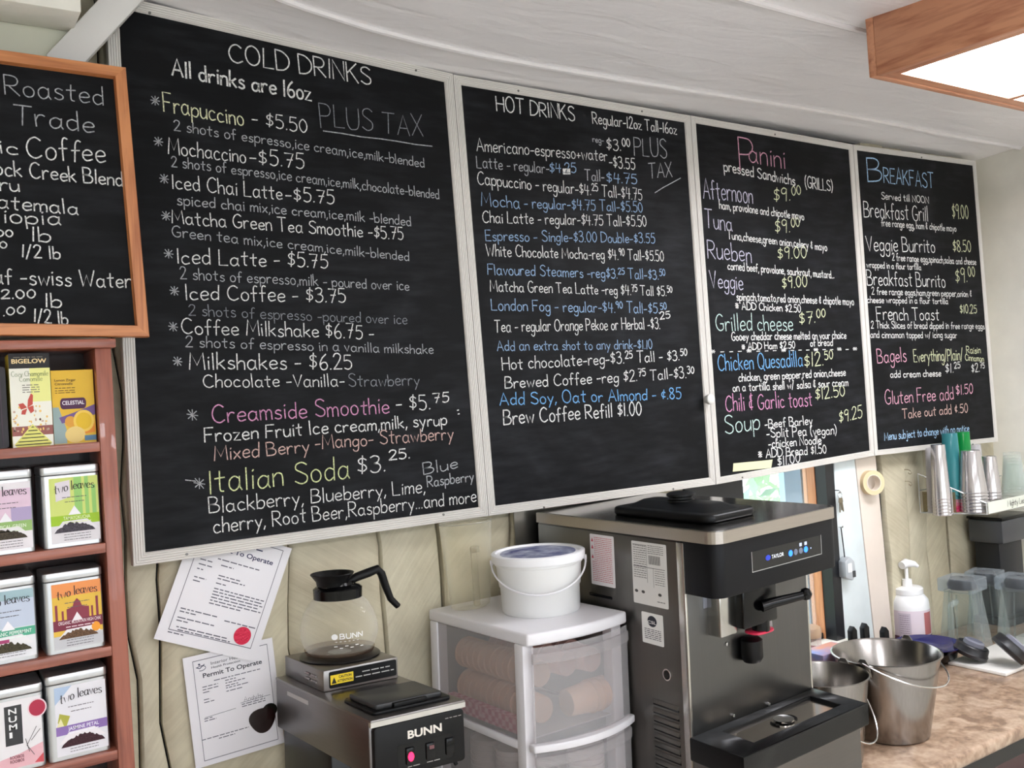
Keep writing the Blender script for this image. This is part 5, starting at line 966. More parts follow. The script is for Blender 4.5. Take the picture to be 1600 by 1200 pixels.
# louvres, port and slot on the side
ya, z1 = sd(1061, 1100); yb, z0 = sd(1021, 1098)
ylo, yhi = min(ya, yb), max(ya, yb); zz = (z1+z0)/2
k = 0
while zz-k*.0195 > .07:
    z = zz-k*.0195; MB().hexa([(-.006, ylo, z-.006), (-.006, yhi, z-.006), (.002, yhi, z-.006), (.002, ylo, z-.006), (-.0015, ylo, z+.003), (-.0015, yhi, z+.003), (.002, yhi, z+.003), (.002, ylo, z+.003)]).build('louvre', mside, mach, fr, bevel=.001)
    MB().box(-.0012, .001, ylo, yhi, z-.0115, z-.0062).build('louvre_gap', blkg, mach, fr); k += 1
py_, pz_ = sd(1043, 1054); MB().lathe([(0, 0), (.011, 0), (.011, .002), (.0135, .002), (.0135, 0)], seg=24, fn=lambda p: (-.0008-p[2], py_+p[0], pz_+p[1])).build('drain_port', chrome, mach, fr)
MB().prism(circ(py_, pz_, .0105, 20), lambda u, v, s: (s, u, v), -.0016, -.0009).build('port_hole', blkg, mach, fr)
a0, b0 = sd(922, 925); a1, b1_ = sd(957, 937); MB().box(-.003, .001, min(a0, a1), max(a0, a1), b1_, b0).build('side_slot', blkg, mach, fr, bevel=.001)
# stickers
def sticker(px0, py0, px1, py1, px2, py2, col, name):
    """two top corners and the bottom right on the photo"""
    A, B_, C_ = sd(px0, py0), sd(px1, py1), sd(px2, py2); yl, yr = A[0], (B_[0]+C_[0])/2; z1_ = (A[1]+B_[1])/2; z0_ = C_[1]
    s = MB().prism(rrect(yr, yl, z0_, z1_, .003), lambda u, v, t_: (t_, u, v), -.0016, -.0006).build(name, ink(col), mach, fr)
    return s, (lambda a, c: (-.0019, yl+(yr-yl)*a, z0_+(z1_-z0_)*c)), yl-yr, z1_-z0_
r = random.Random(8)
s, fn, sw, sh = sticker(922, 834, 960, 838, 961, 919, (238, 232, 232), 'warning_sticker')
m_ = MB()
for kk in range(24): greek(m_, .18 if kk < 13 else .08, .92, .93-kk*.037, .022, fn, r)
for zz_ in (.9, .76, .57): m_.prism([(.05, zz_-.05), (.15, zz_-.05), (.1, zz_+.03)], lambda u, v, t_: fn(u, v), 0, 0)
m_.build('small_print', ink((206, 84, 100)), s, fr)
s, fn, sw, sh = sticker(987, 845, 1043, 851, 1043, 952, (228, 226, 222), 'rating_plate')
m_ = MB()
for kk in range(15): greek(m_, .05, .42, .93-kk*.036, .018, fn, r)
for kk in range(5): greek(m_, .48, .92, .95-kk*.03, .016, fn, r)
for kk in range(14): x = .5+kk*.024; m_.add([fn(x, .66), fn(x+.012, .66), fn(x+.012, .8), fn(x, .8)], [(0, 1, 2, 3)])
for kk in range(7): greek(m_, .66, .94, .56-kk*.035, .016, fn, r)
for p_ in (.1, .3, .78): m_.prism(circ(p_, .2, .05, 12, .025), lambda u, v, t_: fn(u, v), 0, 0)
greek(m_, .7, .92, .08, .02, fn, r)
for a in ([(.04, .95), (.44, .95)], [(.44, .95), (.44, .36)], [(.04, .6), (.95, .6)], [(.62, .6), (.62, .3)]): ribbon(m_, a, .008, lambda p, q_: fn(p, q_))
m_.build('small_print', ink((80, 78, 76)), s, fr)
s, fn, sw, sh = sticker(1003, 956, 1037, 961, 1037, 1011, (236, 235, 232), 'certification_sticker')
m_ = MB().prism(circ(.5, .74, .22, 20, .18), lambda u, v, t_: fn(u, v), 0, 0); 
for kk in range(6): greek(m_, .12, .9, .46-kk*.06, .04, fn, r)
m_.build('small_print', ink((44, 46, 58)), s, fr)
m_ = MB(); font_text(m_, 'CSL', np.array(fn(.28, .66))-np.array([.0003, 0, 0]), (0, -1, 0), (0, 0, 1), (0, 0, 0), sh*.1, sw*.42, .02); m_.build('lettering', ink((236, 235, 232)), s, fr)
a, c = ft(1104, 941, FB); MB().prism(rrect(a-.012, a+.014, c-.012, c+.014, .001), lambda u, v, s_: (u, s_, v), FB-.0012, FB+.0004).build('front_sticker', ink((150, 152, 164)), mach, fr)

# ================================================================== things on the right end of the counter
bsteel = mat('pail_steel', (150, 146, 142), .22, 1, noise=.05, nscale=3, stretch=(60, 60, 1), bump=.03, bdist=.001); binside = bsteel
def pail(label, base_px, rim_px, hw_rim, hw_base, az, ear=True):
    P = on_z(*base_px, CT); rb = metres(hw_base, P); rt = metres(hw_rim, P); 
    # rim height: where the axis meets the rim's pixel row
    h = min(np.arange(.1, .4, .002), key=lambda z: abs(_py((P[0], P[1], CT+z))-rim_px[1])); o = P
    t = thing('steel_pail', label, 'bucket', P, 'stainless steel pails on the counter')
    MB().shell([(0, .0015), (rb*.96, .001), (rb, .004), (rt*.985, h-.004), (rt*1.025, h-.003), (rt*1.03, h), (rt*1.0, h+.0015), (rt*.975, h-.004), (rb*.985, .006), (0, .006)], c=tuple(o), seg=64).build('body', bsteel, t, origin=o, smooth=True)
    for s in (0, math.pi):
        q_ = az+s; c_ = o+np.array([rt*1.0*math.cos(q_), rt*1.0*math.sin(q_), h-.012]); tn = np.array([-math.sin(q_), math.cos(q_), 0]); rd = np.array([math.cos(q_), math.sin(q_), 0])
        MB().prism([(-.022, -.02), (.022, -.02), (.018, .01), (.008, .026), (-.008, .026), (-.018, .01)], lambda u, v, s_: c_+tn*u+np.array([0, 0, v])+rd*s_, .0, .004).build('ear', bsteel, t, origin=o, bevel=.001)
    return t, o, rt, rb, h
def _py(P): q_ = ROT.T@(np.array(P)-CAM); return q_[1]/q_[2]*FPX+CY
def bail(t, o, rt, h, az, drop, side):
    """wire handle hinged at the ears, lying down on one side"""
    rd = np.array([math.cos(az), math.sin(az), 0]); sdv = np.array([-math.sin(az), math.cos(az), 0])*side; pts = []
    for i in range(29):
        q_ = math.pi*i/28; pts.append(o+rd*(rt*1.045*math.cos(q_))+sdv*(rt*1.10*math.sin(q_))+np.array([0, 0, h+.004-drop*math.sin(q_)]))
    MB().tube(pts, .0024, 8).build('wire_handle', chrome, t, origin=o, smooth=True)
azA = float(np.arctan2(*(on_z(1412, 990, CT+.235)-on_z(1336, 1032, CT+.235))[[1, 0]]))
tA = pail('steel pail standing in front of the pump bottle, right of the two pails', (1393, 1145), (1372, 1019), 80, 56, azA)
bail(tA[0], tA[1], tA[2], tA[4], azA, .07, -1)
tB = pail('steel pail partly hidden behind the soft serve machine', (1297, 1186), (1288, 1053), 66, 49, math.radians(12))
bail(tB[0], tB[1], tB[2], tB[4], math.radians(12), .16, -1)
# pump bottle
P = on_z(1424, 1004, CT); k = metres(1, P); o = P
pb2 = thing('pump_bottle', 'white pump bottle with printed label behind the steel pail', 'bottle', P)
wht = mat('bottle_white', (240, 240, 240), .3)
rb = 30*k; hb = _h = metres(84, P)
MB().lathe([(0, 0), (rb*.95, 0), (rb, .006), (rb, hb*.72), (rb*.96, hb*.82), (rb*.78, hb*.9), (rb*.72, hb*.92), (rb*.72, hb*.93), (0, hb*.93)], c=tuple(o), seg=44).build('body', wht, pb2, origin=o, smooth=True)
MB().lathe([(0, hb*.93), (rb*.76, hb*.93), (rb*.76, hb*1.02), (rb*.7, hb*1.04), (rb*.25, hb*1.05), (rb*.24, hb*1.18), (0, hb*1.18)], c=tuple(o), seg=36).build('cap', wht, pb2, origin=o, smooth=True)
MB().lathe([(.0, hb*1.18), (rb*.09, hb*1.18), (rb*.09, hb*1.44), (0, hb*1.44)], c=tuple(o), seg=14).build('pump_stem', wht, pb2, origin=o)
MB().tube([o+np.array([-rb*.36, 0, hb*1.45]), o+np.array([0, 0, hb*1.475]), o+dirx*rb*.45+np.array([0, 0, hb*1.45]), o+dirx*rb*.62+np.array([0, 0, hb*1.40])], [rb*.2, rb*.24, rb*.15, rb*.09], 12).build('pump_head', wht, pb2, origin=o, smooth=True)
def wrapb(q0, q1, v0, v1, name, m, e=1.012):
    b = MB(); n = 14; A = []; B_ = []
    for i in range(n+1):
        q_ = q0+(q1-q0)*i/n; A.append((o[0]+rb*e*math.cos(q_), o[1]+rb*e*math.sin(q_), o[2]+hb*v0)); B_.append((o[0]+rb*e*math.cos(q_), o[1]+rb*e*math.sin(q_), o[2]+hb*v1))
    b.add(A+B_, [(i, i+1, n+2+i, n+1+i) for i in range(n)]); return b.build(name, m, pb2, origin=o, smooth=True)
cq = math.atan2(CAM[1]-o[1], CAM[0]-o[0])
wrapb(cq-1.6, cq+1.6, .1, .66, 'label', ink((222, 208, 216))); wrapb(cq-.55, cq+.05, .12, .62, 'label_panel', ink((196, 184, 194)), 1.018); wrapb(cq+.75, cq+1.3, .22, .62, 'label_panel', ink((176, 104, 104)), 1.018); wrapb(cq-1.5, cq+1.5, .13, .2, 'label_band', ink((96, 62, 78)), 1.022); wrapb(cq-1.6, cq-1.15, .2, .64, 'label_panel', ink((106, 96, 118)), 1.018)
m_ = MB(); r = random.Random(6)
def _bt(a, c): q_ = cq-.5+a*.5; return (o[0]+rb*1.025*math.cos(q_), o[1]+rb*1.025*math.sin(q_), o[2]+hb*(.24+.36*c))
for kk in range(9): greek(m_, .05, .95, .92-kk*.11, .05, _bt, r)
m_.build('small_print', ink((130, 112, 128)), pb2, origin=o)
# blue plate on a dark bowl
P = on_z(1452, 1032, CT); k = metres(1, P); o = P; rp = 50*k
bw = MB().lathe([(0, 0), (rp*.55, 0), (rp*.8, .02), (rp*.86, .042), (rp*.83, .042), (rp*.5, .008), (0, .008)], c=tuple(o), seg=40).build('dark_bowl', blkg, None, origin=o, smooth=True); tag(bw, 'black bowl under the blue plate on the counter', 'bowl')
o2 = o+np.array([0, 0, .0425]); pl = MB().lathe([(0, 0), (rp*.62, 0), (rp*.72, .006), (rp*1.0, .016), (rp*1.01, .019), (rp*.7, .010), (rp*.6, .004), (0, .004)], c=tuple(o2), seg=48).build('blue_plate', mat('cobalt_glaze', (34, 34, 92), .12), None, origin=o2, smooth=True); tag(pl, 'glossy cobalt blue plate resting on a dark bowl', 'plate')
# white board
A = on_z(1572, 1058, CT); B_ = on_z(1492, 1041, CT); u = unit(B_-A); v = unit(np.array([-u[1], u[0], 0])); v = v if v[0] > 0 else -v
b = MB().hexa([A+[0, 0, .0005], A+v*.5+[0, 0, .0005], A+v*.5+u*.2+[0, 0, .0005], A+u*.2+[0, 0, .0005], A+[0, 0, .012], A+v*.5+[0, 0, .012], A+v*.5+u*.2+[0, 0, .012], A+u*.2+[0, 0, .012]])
wb = b.build('cutting_board', mat('board_white', (226, 222, 216), .4), None, origin=tuple(A), bevel=.003); tag(wb, 'white cutting board under the blender jars', 'cutting board')
# blender jars turned upside down
jm = clear('jar_plastic', (200, 208, 208), .05, .08, (240, 244, 243)); jk = mat('jar_base_black', (26, 26, 30), .3)
def jar(label, base_px, wpx, hpx, az, handle=True, turn=1):
    P = on_z(base_px[0], base_px[1], CT+.012); k = metres(1, P); w = wpx*k/2; h = hpx*k; o = P+np.array([0, 0, .0005]); t = thing('blender_jar', label, 'jar', o, 'upturned blender jars drying on the counter')
    ca, sa = math.cos(az), math.sin(az); fj = lambda p: (o[0]+p[0]*ca-p[1]*sa, o[1]+p[0]*sa+p[1]*ca, o[2]+p[2])
    def ring(s, z, rr): return [fj((u_, v_, z)) for u_, v_ in rrect(-s, s, -s, s, rr, 4)]
    def loft(rs):
        b = MB(); n = len(rs[0])
        for a_ in rs: b.add(a_, [])
        b.f = [(i*n+j, i*n+(j+1) % n, (i+1)*n+(j+1) % n, (i+1)*n+j) for i in range(len(rs)-1) for j in range(n)]; return b
    loft([ring(w*1.12, 0, w*.3), ring(w*1.08, h*.1, w*.3), ring(w*.80, h*.78, w*.24), ring(w*.8, h*.82, w*.2)]).build('jug', jm, t, origin=o, smooth=True)
    loft([ring(w*.82, h*.8, w*.1), ring(w*1.0, h*.82, w*.12), ring(w*1.0, h*.985, w*.12), ring(w*.96, h, w*.1), ring(w*.1, h, w*.05)]).build('base_collar', clear('collar_plastic', (206, 214, 220), .07, .06, (228, 234, 238)), t, origin=o)
    MB().lathe([(0, h*.84), (w*.78, h*.84), (w*.8, h*.9), (w*.62, h*.99), (w*.3, h*.985), (0, h*.985)], seg=30, fn=fj).build('blade_base', jk, t, origin=o, smooth=True)
    for q_ in range(4):
        a_ = q_*math.pi/2; rr = [(w*1.02, h*.1), (w*.78, h*.78)]; pts = [fj((r_*math.cos(a_), r_*math.sin(a_), z)) for r_, z in rr]; MB().tube(pts, .0035, 6).build('rib', jm, t, origin=o)
    if handle: MB().tube([fj((-w*.8*turn, 0, h*.68)), fj((-w*1.5*turn, 0, h*.66)), fj((-w*1.62*turn, 0, h*.6)), fj((-w*1.62*turn, 0, h*.16)), fj((-w*1.06*turn, 0, h*.1))], .010, 8).build('handle', jm, t, origin=o, smooth=True)
    return t
jar('upturned clear blender jar with its handle to the left, nearest the pump bottle', (1510, 1008), 54, 106, .1)
jar('upturned clear blender jar standing behind the other two', (1545, 990), 46, 98, .2, False)
jar('upturned clear blender jar at the right edge of the picture', (1599, 1004), 54, 104, .1, False)
# black lids leaning on the jars
lk = mat('lid_black', (30, 30, 33), .4); lc = clear('plug_plastic', (150, 152, 166), .5, .1, (190, 192, 205))
def lidthing(label, px, nv, rpx):
    P = on_z(px[0], px[1], CT+.0125); k = metres(1, P); R_ = rpx*k; n_ = Vector(unit(dirx*nv[0]+fw*nv[1]+np.array([0, 0, nv[2]]))); Rm = Vector((0, 0, 1)).rotation_difference(n_).to_matrix(); zmin = -R_*1.02*math.sqrt(max(0, 1-n_.z**2)); c_ = Vector((P[0], P[1], CT+.013-zmin))
    t = thing('blender_lid', label, 'lid', (P[0], P[1], CT+.0125)); o = P
    fj = lambda p: tuple(Rm@Vector(p)+c_)
    oo = (P[0], P[1], CT+.0125)
    MB().lathe([(0, 0), (R_*.96, 0), (R_, .004), (R_*1.02, .012), (R_*.97, .016), (R_*.95, .034), (R_*.88, .038), (0, .036)], seg=40, fn=fj).build('cap', lk, t, origin=oo, smooth=True)
    MB().lathe([(R_*.62, .036), (R_*.6, .050), (R_*.45, .054), (R_*.43, .046), (0, .046)], seg=32, fn=fj).build('clear_plug', lc, t, origin=oo, smooth=True)
lidthing('black blender lid with a clear plug, beside the blue plate', (1516, 1032), (.32, .12, .9), 25)
lidthing('black blender lid tipped up steeply at the right edge', (1574, 1040), (.72, .12, .7), 28)
# black appliance at the right edge
y0 = -.11; x0 = float(on_y(1567, 840, y0)[0]); zt_ = float(on_y(1580, 806, y0)[2]); zm = float(on_y(1580, 848, y0)[2]); o = np.array([x0+.1, y0+.08, CT])
ap = thing('grinder', 'dark grey countertop appliance cut off by the right picture edge', 'appliance', o)
dg = mat('appliance_grey', (84, 86, 90), .32, .4)
MB().box(x0, x0+.2, y0, y0+.14, zm, zt_-.012).build('head', dg, ap, origin=o, bevel=.008)
MB().box(x0-.003, x0+.203, y0-.003, y0+.143, zt_-.012, zt_).build('top_cover', blkg, ap, origin=o, bevel=.004)
MB().box(x0+.022, x0+.19, y0+.03, y0+.13, CT+.03, zm).build('column', mat('appliance_dark', (38, 40, 44), .3, .4), ap, origin=o, bevel=.005)
MB().box(x0, x0+.2, y0, y0+.14, CT+.0005, CT+.03).build('base', blk, ap, origin=o, bevel=.005)
# jar and blue packet on the counter below the window
P = on_z(1272, 1022, CT); P = on_x(1268, 998, float(tB[1][0])+.35) if False else on_y(1262, 1000, -.12); o = np.array([P[0], -.12, CT]); k = metres(1, o)
jr = thing('preserve_jar', 'plastic tub of red preserve below the window', 'jar', o)
hj = float(on_y(1270, 980, -.12)[2])-CT; rj = 20*k
MB().lathe([(0, .001), (rj*.9, .001), (rj*.95, .01), (rj, hj*.7), (rj*1.0, hj*.72)], c=tuple(o), seg=32).build('red_filling', mat('preserve_red', (150, 56, 54), .25), jr, origin=o, smooth=True)
MB().shell([(rj*1.0, 0), (rj*1.02, hj*.72), (rj*1.04, hj*.9), (rj*1.0, hj)], c=tuple(o), seg=32).build('tub', clear('tub_clear', (220, 200, 190), .3, .15), jr, origin=o, smooth=True)
MB().lathe([(rj*1.06, hj*.9), (rj*1.08, hj*1.0), (rj*1.0, hj*1.03), (0, hj*1.03)], c=tuple(o), seg=32).build('lid', clear('tub_lid', (190, 160, 130), .6, .2), jr, origin=o, smooth=True)
P = on_y(1290, 1016, -.27); o = np.array([P[0]+.02, -.27, CT]); hh = float(P[2])-CT
pk = MB().box(o[0]-.07, o[0]+.07, -.30, -.22, CT+.0005, CT+hh).build('blue_packet', mat('packet_blue', (110, 150, 214), .4, col2=(216, 150, 120), nscale=14), None, origin=tuple(o), bevel=.003); tag(pk, 'blue and orange packet behind the steel pails', 'packet')
# black knobbed rail seen behind the pail
for kx_, hh_ in ((1331, 978), (1350, 973), (1381, 979)):
    P = on_y(kx_, hh_, -.1); o = np.array([P[0], -.1, CT]); w_ = metres(7, P); zt2 = float(P[2])
    kb = MB().prism([(-w_, CT), (w_, CT), (w_*.9, zt2-w_), (0, zt2), (-w_*.9, zt2-w_)], lambda u, v, s: (o[0]+u, -.1+s, v), -.01, .01).build('bottle_spout', blk, None, origin=tuple(o), bevel=.002)
    tag(kb, {1331: 'black tapered pourer, leftmost of three behind the pail', 1350: 'black tapered pourer, tallest of three behind the pail', 1381: 'black tapered pourer, nearest the pump bottle'}[kx_], 'pourer', 'black pourers behind the pail')
# under-counter cooler
fx0 = float(on_z(1470, 1205, CT-.04)[0]); yf = yedge+.035; o = np.array([fx0+.55, yf, 0])
cl = thing('glass_door_cooler', 'black glass-door cooler under the right end of the counter', 'cooler', o)
MB().box(fx0, XC-.05, yf+.03, 0, .05, CT-.045).build('cabinet', mat('cooler_black', (16, 16, 17), .35), cl, origin=o, bevel=.003)
n = 3; dwid = (XC-.05-fx0)/n
for i in range(n):
    a = fx0+i*dwid+.006; c = fx0+(i+1)*dwid-.006; b = MB()
    b.box(a, c, yf, yf+.03, CT-.10, CT-.047); b.box(a, c, yf, yf+.03, .06, .12); b.box(a, a+.05, yf, yf+.03, .12, CT-.10); b.box(c-.05, c, yf, yf+.03, .12, CT-.10)
    dr = b.build('door', mat('cooler_black', (16, 16, 17), .35), cl, origin=o)
    MB().box(a+.05, c-.05, yf+.012, yf+.018, .12, CT-.10).build('door_glass', mat('cooler_glass', (60, 22, 28), .08), dr, origin=o)
    MB().box(a+.052, a+.058, yf-.004, yf+.004, .14, CT-.12).build('door_trim', chrome, dr, origin=o)

# ================================================================== wire rack with cups on the right wall end
YB = .03; RY = -.19                            # back and front of the rack
bl_ = on_y(1434, 740, YB); fl_ = on_y(1541, 786, RY); fb_ = on_y(1541, 804, RY); xl = float(bl_[0]); xf0 = float(fl_[0]); zf_ = float(fl_[2]); zfb = float(fb_[2])
xr = XC-.03; zb_ = zfb; o = np.array([xl, YB, zb_])
rk = thing('wire_cup_rack', 'small wire wall rack holding stacks of plastic cups', 'rack', o)
wire = mat('rack_wire', (206, 208, 206), .25, .6)
def wr(pts, name='wire', r_=.0022): MB().tube(pts, r_, 6).build(name, wire, rk, origin=o, smooth=True)
ztp = float(bl_[2])
wr([(xl, YB, ztp), (xl, YB, zb_)]); wr([(xl, YB, ztp), (xf0, RY, zf_)]); wr([(xl, YB, zb_), (xf0-.0, RY, zb_)]); wr([(xf0, RY, zf_), (xf0, RY, zb_)])
wr([(xl, YB, (ztp+zb_)/2+.01), (xr, YB, (ztp+zb_)/2+.01)]); wr([(xf0, RY, zf_), (xr, RY, zf_)]); wr([(xf0, RY, zb_), (xr, RY, zb_)]); wr([(xl, YB, zb_), (xr, YB, zb_)])
for kk in range(7):
    t_ = kk/6; x = xl+(xr-xl)*t_; wr([(x, YB, zb_), (min(xr, x+(xf0-xl)*(1-t_)), RY, zb_)], r_=.0016)
for kk in range(1, 4):
    t_ = kk/4; wr([(xl+(xf0-xl)*t_, YB+(RY-YB)*t_, ztp+(zf_-ztp)*t_), (xl+(xf0-xl)*t_, YB+(RY-YB)*t_, zb_)], r_=.0016)
MB().hexa([(xl+.004, YB-.01, zb_+.004), (xl+(xf0-xl)*.55, YB+(RY-YB)*.55, zb_+.004), (xl+(xf0-xl)*.55+.002, YB+(RY-YB)*.55, zb_+.004), (xl+.006, YB-.01, zb_+.004), (xl+.004, YB-.01, zb_+.08), (xl+(xf0-xl)*.55, YB+(RY-YB)*.55, zb_+.08), (xl+(xf0-xl)*.55+.002, YB+(RY-YB)*.55, zb_+.08), (xl+.006, YB-.01, zb_+.08)]).build('side_pane', clear('rack_pane', (150, 140, 112), .3, .1, (214, 206, 186), False), rk, origin=o)
P = [on_y(1541, 786, RY-.003), on_y(1640, 759, RY-.003)]
sgx1 = min(xr, float(on_y(1635, 765, RY)[0])); sg = MB().box(xf0+.004, sgx1, RY-.006, RY-.0025, zb_+.002, zf_+.002).build('sign_plate', mat('sign_white', (222, 226, 214), .4), rk, origin=o)
m_ = MB(); tx0 = float(on_y(1572, 790, RY)[0]); stroke_text(m_, 'Mighty Leaf', (tx0, RY-.0068, zb_+(zf_-zb_)*.34), (1, 0, 0), (0, 0, 1), (0, 0, 0), float(on_y(1601, 784, RY)[0])-tx0, (zf_-zb_)*.52, .0022, gap=1.0); m_.build('lettering', ink((58, 52, 50)), sg, origin=o)
silver = clear('cup_silver', (214, 212, 214), .55, .12, (216, 214, 216)); silver2 = mat('cup_shiny', (196, 192, 192), .16, .75)
clearc = clear('cup_clear', (232, 236, 234), .06, .08, (250, 252, 251))
def cups(label, cx, top, bot, hw, y, m, n, taper=.72, bands=None):
    """a nested stack of upturned cups standing in the rack: pixel column, top and bottom rows, half width at the bottom"""
    Pt = on_y(cx, top, y); Pb = np.array([Pt[0]-.02, y, zb_+.003]); h = float(Pt[2]-Pb[2]); rb = metres(hw, Pb); o_ = Pb
    t = thing('plastic_cup_stack', label, 'cups', o_, 'stacks of plastic cups in the wire rack')
    pitch = min(.012, h*.45/max(1, n)); hc = h-pitch*(n-1)
    for k_ in range(n):
        z0 = k_*pitch; mm = m
        if bands: mm = bands[min(len(bands)-1, int(k_*len(bands)/n))]
        MB().shell([(rb*1.04, z0), (rb*1.06, z0+.002), (rb*1.0, z0+.004), (rb*(taper+.02), z0+hc-.002), (rb*taper, z0+hc), (rb*.3, z0+hc), (0, z0+hc-.003)], c=tuple(o_), seg=26).build('cup', mm, t, origin=o_, smooth=True)
    return t
cups('short silvery cup stack at the back left of the wire rack', 1457, 699, 766, 9, -.01, silver, 3)
cups('tall silvery cup stack in the left front of the wire rack', 1470, 694, 764, 14, -.08, silver2, 6)
teal = clear('tumbler_teal', (70, 150, 156), .5, .1, (150, 205, 205)); red_ = clear('tumbler_red', (190, 40, 90), .6, .1, (220, 120, 150)); green_ = clear('tumbler_green', (20, 150, 70), .6, .1, (90, 200, 120))
cups('textured tumbler stack fading from magenta to teal behind the silvery cups', 1488, 676, 772, 14, -.06, teal, 6, .8, [red_, clearc, teal])
cups('bright green tumbler stack at the back of the wire rack', 1508, 674, 772, 12, -.05, green_, 4, .85)
cups('widest silvery cup stack in the middle of the wire rack', 1521, 703, 797, 20, -.13, silver2, 7, .68)
cups('silvery cup stack behind the widest one in the wire rack', 1527, 694, 775, 12, -.01, silver, 5)
cups('slim silvery cup stack just left of the name sign', 1549, 712, 790, 15, -.13, silver2, 6, .7)
cups('clear cup stack at the right end of the wire rack', 1585, 706, 778, 18, -.10, clearc, 5, .66)

# ================================================================== small things on the window trim
P = on_y(1358, 754, .03); rr = metres(19, P); o = P
tr2 = thing('tape_roll', 'cream roll of masking tape hanging on the window trim', 'tape', P)
nrm = unit(np.array([-.35, -1, .05])); su = unit(np.cross(nrm, (0, 0, 1))); sv = np.cross(su, nrm)
MB().shell([(rr*.66, 0), (rr, 0), (rr, .03), (rr*.66, .03), (rr*.66, 0)], seg=40, fn=lambda c: o+su*c[0]+sv*c[1]+nrm*(c[2]-.002)).build('tape', mat('tape_cream', (222, 200, 160), .5), tr2, origin=o, smooth=True)
MB().shell([(rr*.6, 0), (rr*.66, 0), (rr*.66, .031), (rr*.6, .031), (rr*.6, 0)], seg=40, fn=lambda c: o+su*c[0]+sv*c[1]+nrm*(c[2]-.002)).build('core', mat('tape_core', (226, 214, 200), .6), tr2, origin=o, smooth=True)
# tape measure on a cord
P = on_y(1321, 888, .012); k = metres(1, P); o = P
tm = thing('tape_measure', 'small grey tape measure hanging on a black cord beside the machine', 'tape measure', P)
MB().prism([(-11*k, -12*k), (6*k, -19*k), (14*k, -8*k), (12*k, 10*k), (2*k, 19*k), (-10*k, 12*k)], lambda u, v, s: (o[0]+u, o[1]+s, o[2]+v), -.02, .012).build('case', mat('case_grey', (176, 182, 186), .35), tm, origin=o, bevel=.004)
MB().prism(rrect(-6*k, 4*k, -5*k, 9*k, .003), lambda u, v, s: (o[0]+u, o[1]+s, o[2]+v), -.0215, -.0195).build('face_label', ink((226, 228, 228)), tm, origin=o)
MB().prism(rrect(5*k, 12*k, -14*k, -4*k, .002), lambda u, v, s: (o[0]+u, o[1]+s, o[2]+v), -.0212, -.0195).build('grip_patch', ink((60, 62, 64)), tm, origin=o)
Q = on_y(1314, 824, .018); MB().tube([o+np.array([0, 0, 17*k]), (o+Q)/2+[.002, 0, 0], Q], .0022, 6).build('cord', blk, tm, origin=o)
MB().tube([Q+[0, .012, 0], Q+[0, -.006, 0], Q+[0, -.008, .006]], .002, 6).build('hook', chrome, tm, origin=o)
# keys on a hook
P = on_y(1309, 768, .016); o = P; ky = thing('key_bunch', 'small bunch of keys on a hook on the white window trim', 'keys', P)
MB().tube([P+[0, .014, .004], P+[0, -.006, .004], P+[0, -.01, .0], P+[0, -.008, -.006]], .0018, 6).build('hook', chrome, ky, origin=o)
MB().tube([P+np.array([.011*math.cos(q), -.008, -.012+.011*math.sin(q)]) for q in [i*math.pi/9 for i in range(18)]], .0012, 6, True).build('ring', chrome, ky, origin=o)
for dx, ln in ((-.004, .05), (.004, .044), (.010, .05)):
    MB().prism([(-.005, 0), (.005, 0), (.006, -.014), (.0025, -.018), (.0025, -ln), (-.0025, -ln), (-.0025, -.018), (-.006, -.014)], lambda u, v, s: (P[0]+dx+u-v*.15*(dx/.01), P[1]-.008+s+dx*.3, P[2]-.022+v), -.001, .001).build('key', mat('key_metal', (150, 140, 122), .35, 1), ky, origin=o)
# cup hooks on the planks
for (px, py), lb in (((1416, 734), 'upper brass cup hook on the plank left of the wire rack'), ((1417, 752), 'lower brass cup hook on the plank left of the wire rack')):
    P = on_y(px, py, .04); h_ = MB().tube([P+[0, .012, 0], P+[0, -.008, 0], P+[.0, -.018, -.004], P+[.002, -.02, -.012], P+[.004, -.012, -.017], P+[.005, -.004, -.012]], .0018, 6).build('cup_hook', mat('hook_brass', (170, 160, 140), .4, .8), None, origin=tuple(P), smooth=True); tag(h_, lb, 'hook')

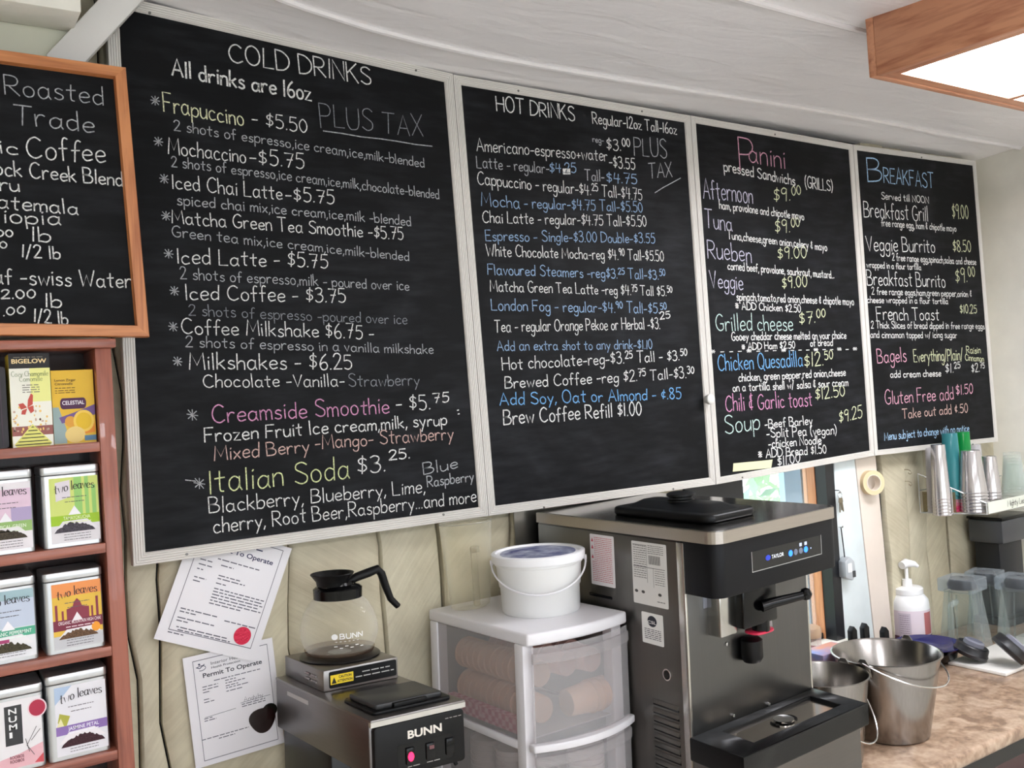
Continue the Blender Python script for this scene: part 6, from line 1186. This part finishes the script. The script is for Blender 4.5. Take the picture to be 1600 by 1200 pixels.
# ================================================================== ceiling light boxes
oakx = wood('oak_x', (212, 150, 114), (174, 110, 80), 'x', .45, .8, .1); oaky = wood('oak_y', (212, 150, 114), (174, 110, 80), 'y', .45, .8, .1)
glow = mat('light_diffuser', (250, 250, 248), .5, emit=(246, 248, 255), estr=LAMP)
def light_box(label, c, ex, ey, Lx, Ly, h, zt_, nx_=2):
    """wooden box on the ceiling: c = near corner (x, y); ex, ey unit directions; Lx, Ly lengths"""
    fx = Frame((c[0], c[1], zt_-h), (ex[0], ex[1], 0), (ey[0], ey[1], 0), (0, 0, 1))
    t = thing('ceiling_light', label, 'ceiling light', fx.o, 'wooden ceiling light boxes')
    T_ = .02; lw = .03
    for (a, b_, c_, d) in ((0, Lx, 0, T_), (0, Lx, Ly-T_, Ly)): MB().box(a, b_, c_, d, 0, h).build('side_board', oakx, t, fx, bevel=.0025)
    for (a, b_, c_, d) in ((0, T_, T_, Ly-T_), (Lx-T_, Lx, T_, Ly-T_)): MB().box(a, b_, c_, d, 0, h).build('side_board', oaky, t, fx, bevel=.0025)
    for (a, b_, c_, d) in ((T_, Lx-T_, T_, T_+lw), (T_, Lx-T_, Ly-T_-lw, Ly-T_)): MB().box(a, b_, c_, d, .002, .012).build('inner_lip', oakx, t, fx)
    for (a, b_, c_, d) in ((T_, T_+lw, T_+lw, Ly-T_-lw), (Lx-T_-lw, Lx-T_, T_+lw, Ly-T_-lw)): MB().box(a, b_, c_, d, .002, .012).build('inner_lip', oaky, t, fx)
    w_ = (Lx-2*T_)/nx_
    for i in range(1, nx_): MB().box(T_+i*w_-.012, T_+i*w_+.012, T_+lw, Ly-T_-lw, .001, .014).build('cross_bar', oaky, t, fx)
    for i in range(nx_): MB().box(T_+i*w_+.002, T_+(i+1)*w_-.002, T_+.002, Ly-T_-.002, .013, .016).build('diffuser', glow, t, fx)
    return t
ztc = ceil_z(1.9, -.7)+.004
zbot = min(np.arange(ztc-.35, ztc-.05, .002), key=lambda z: float(np.hypot(*(on_z(1358, 122, z)-on_z(1352, 27, ztc))[:2])))
A = on_z(1358, 122, zbot); Bx = on_z(1600, 175, zbot); By = on_z(1600, 42, zbot); exx = unit((Bx-A)[:2]); eyy = unit((By-A)[:2])
cbar = on_z(1583, 152, zbot); Lx = 2*float(np.dot((cbar-A)[:2], exx))+.02
light_box('oak-sided fluorescent ceiling light box above the breakfast board', A[:2], exx, eyy, max(Lx, .8), .62, ztc-zbot, ztc)
light_box('added oak-sided ceiling light box, unseen behind the viewer at left, to light the room', (-.7, -2.9), (1, 0), (0, -1), 1.2, .62, .16, ZC+.08)  # extra lamp out of view, added to brighten the room
light_box('added oak-sided ceiling light box, unseen behind the viewer at right, to light the room', (1.4, -2.9), (1, 0), (0, -1), 1.2, .62, .16, ZC)  # second extra lamp out of view, added for the same fill light
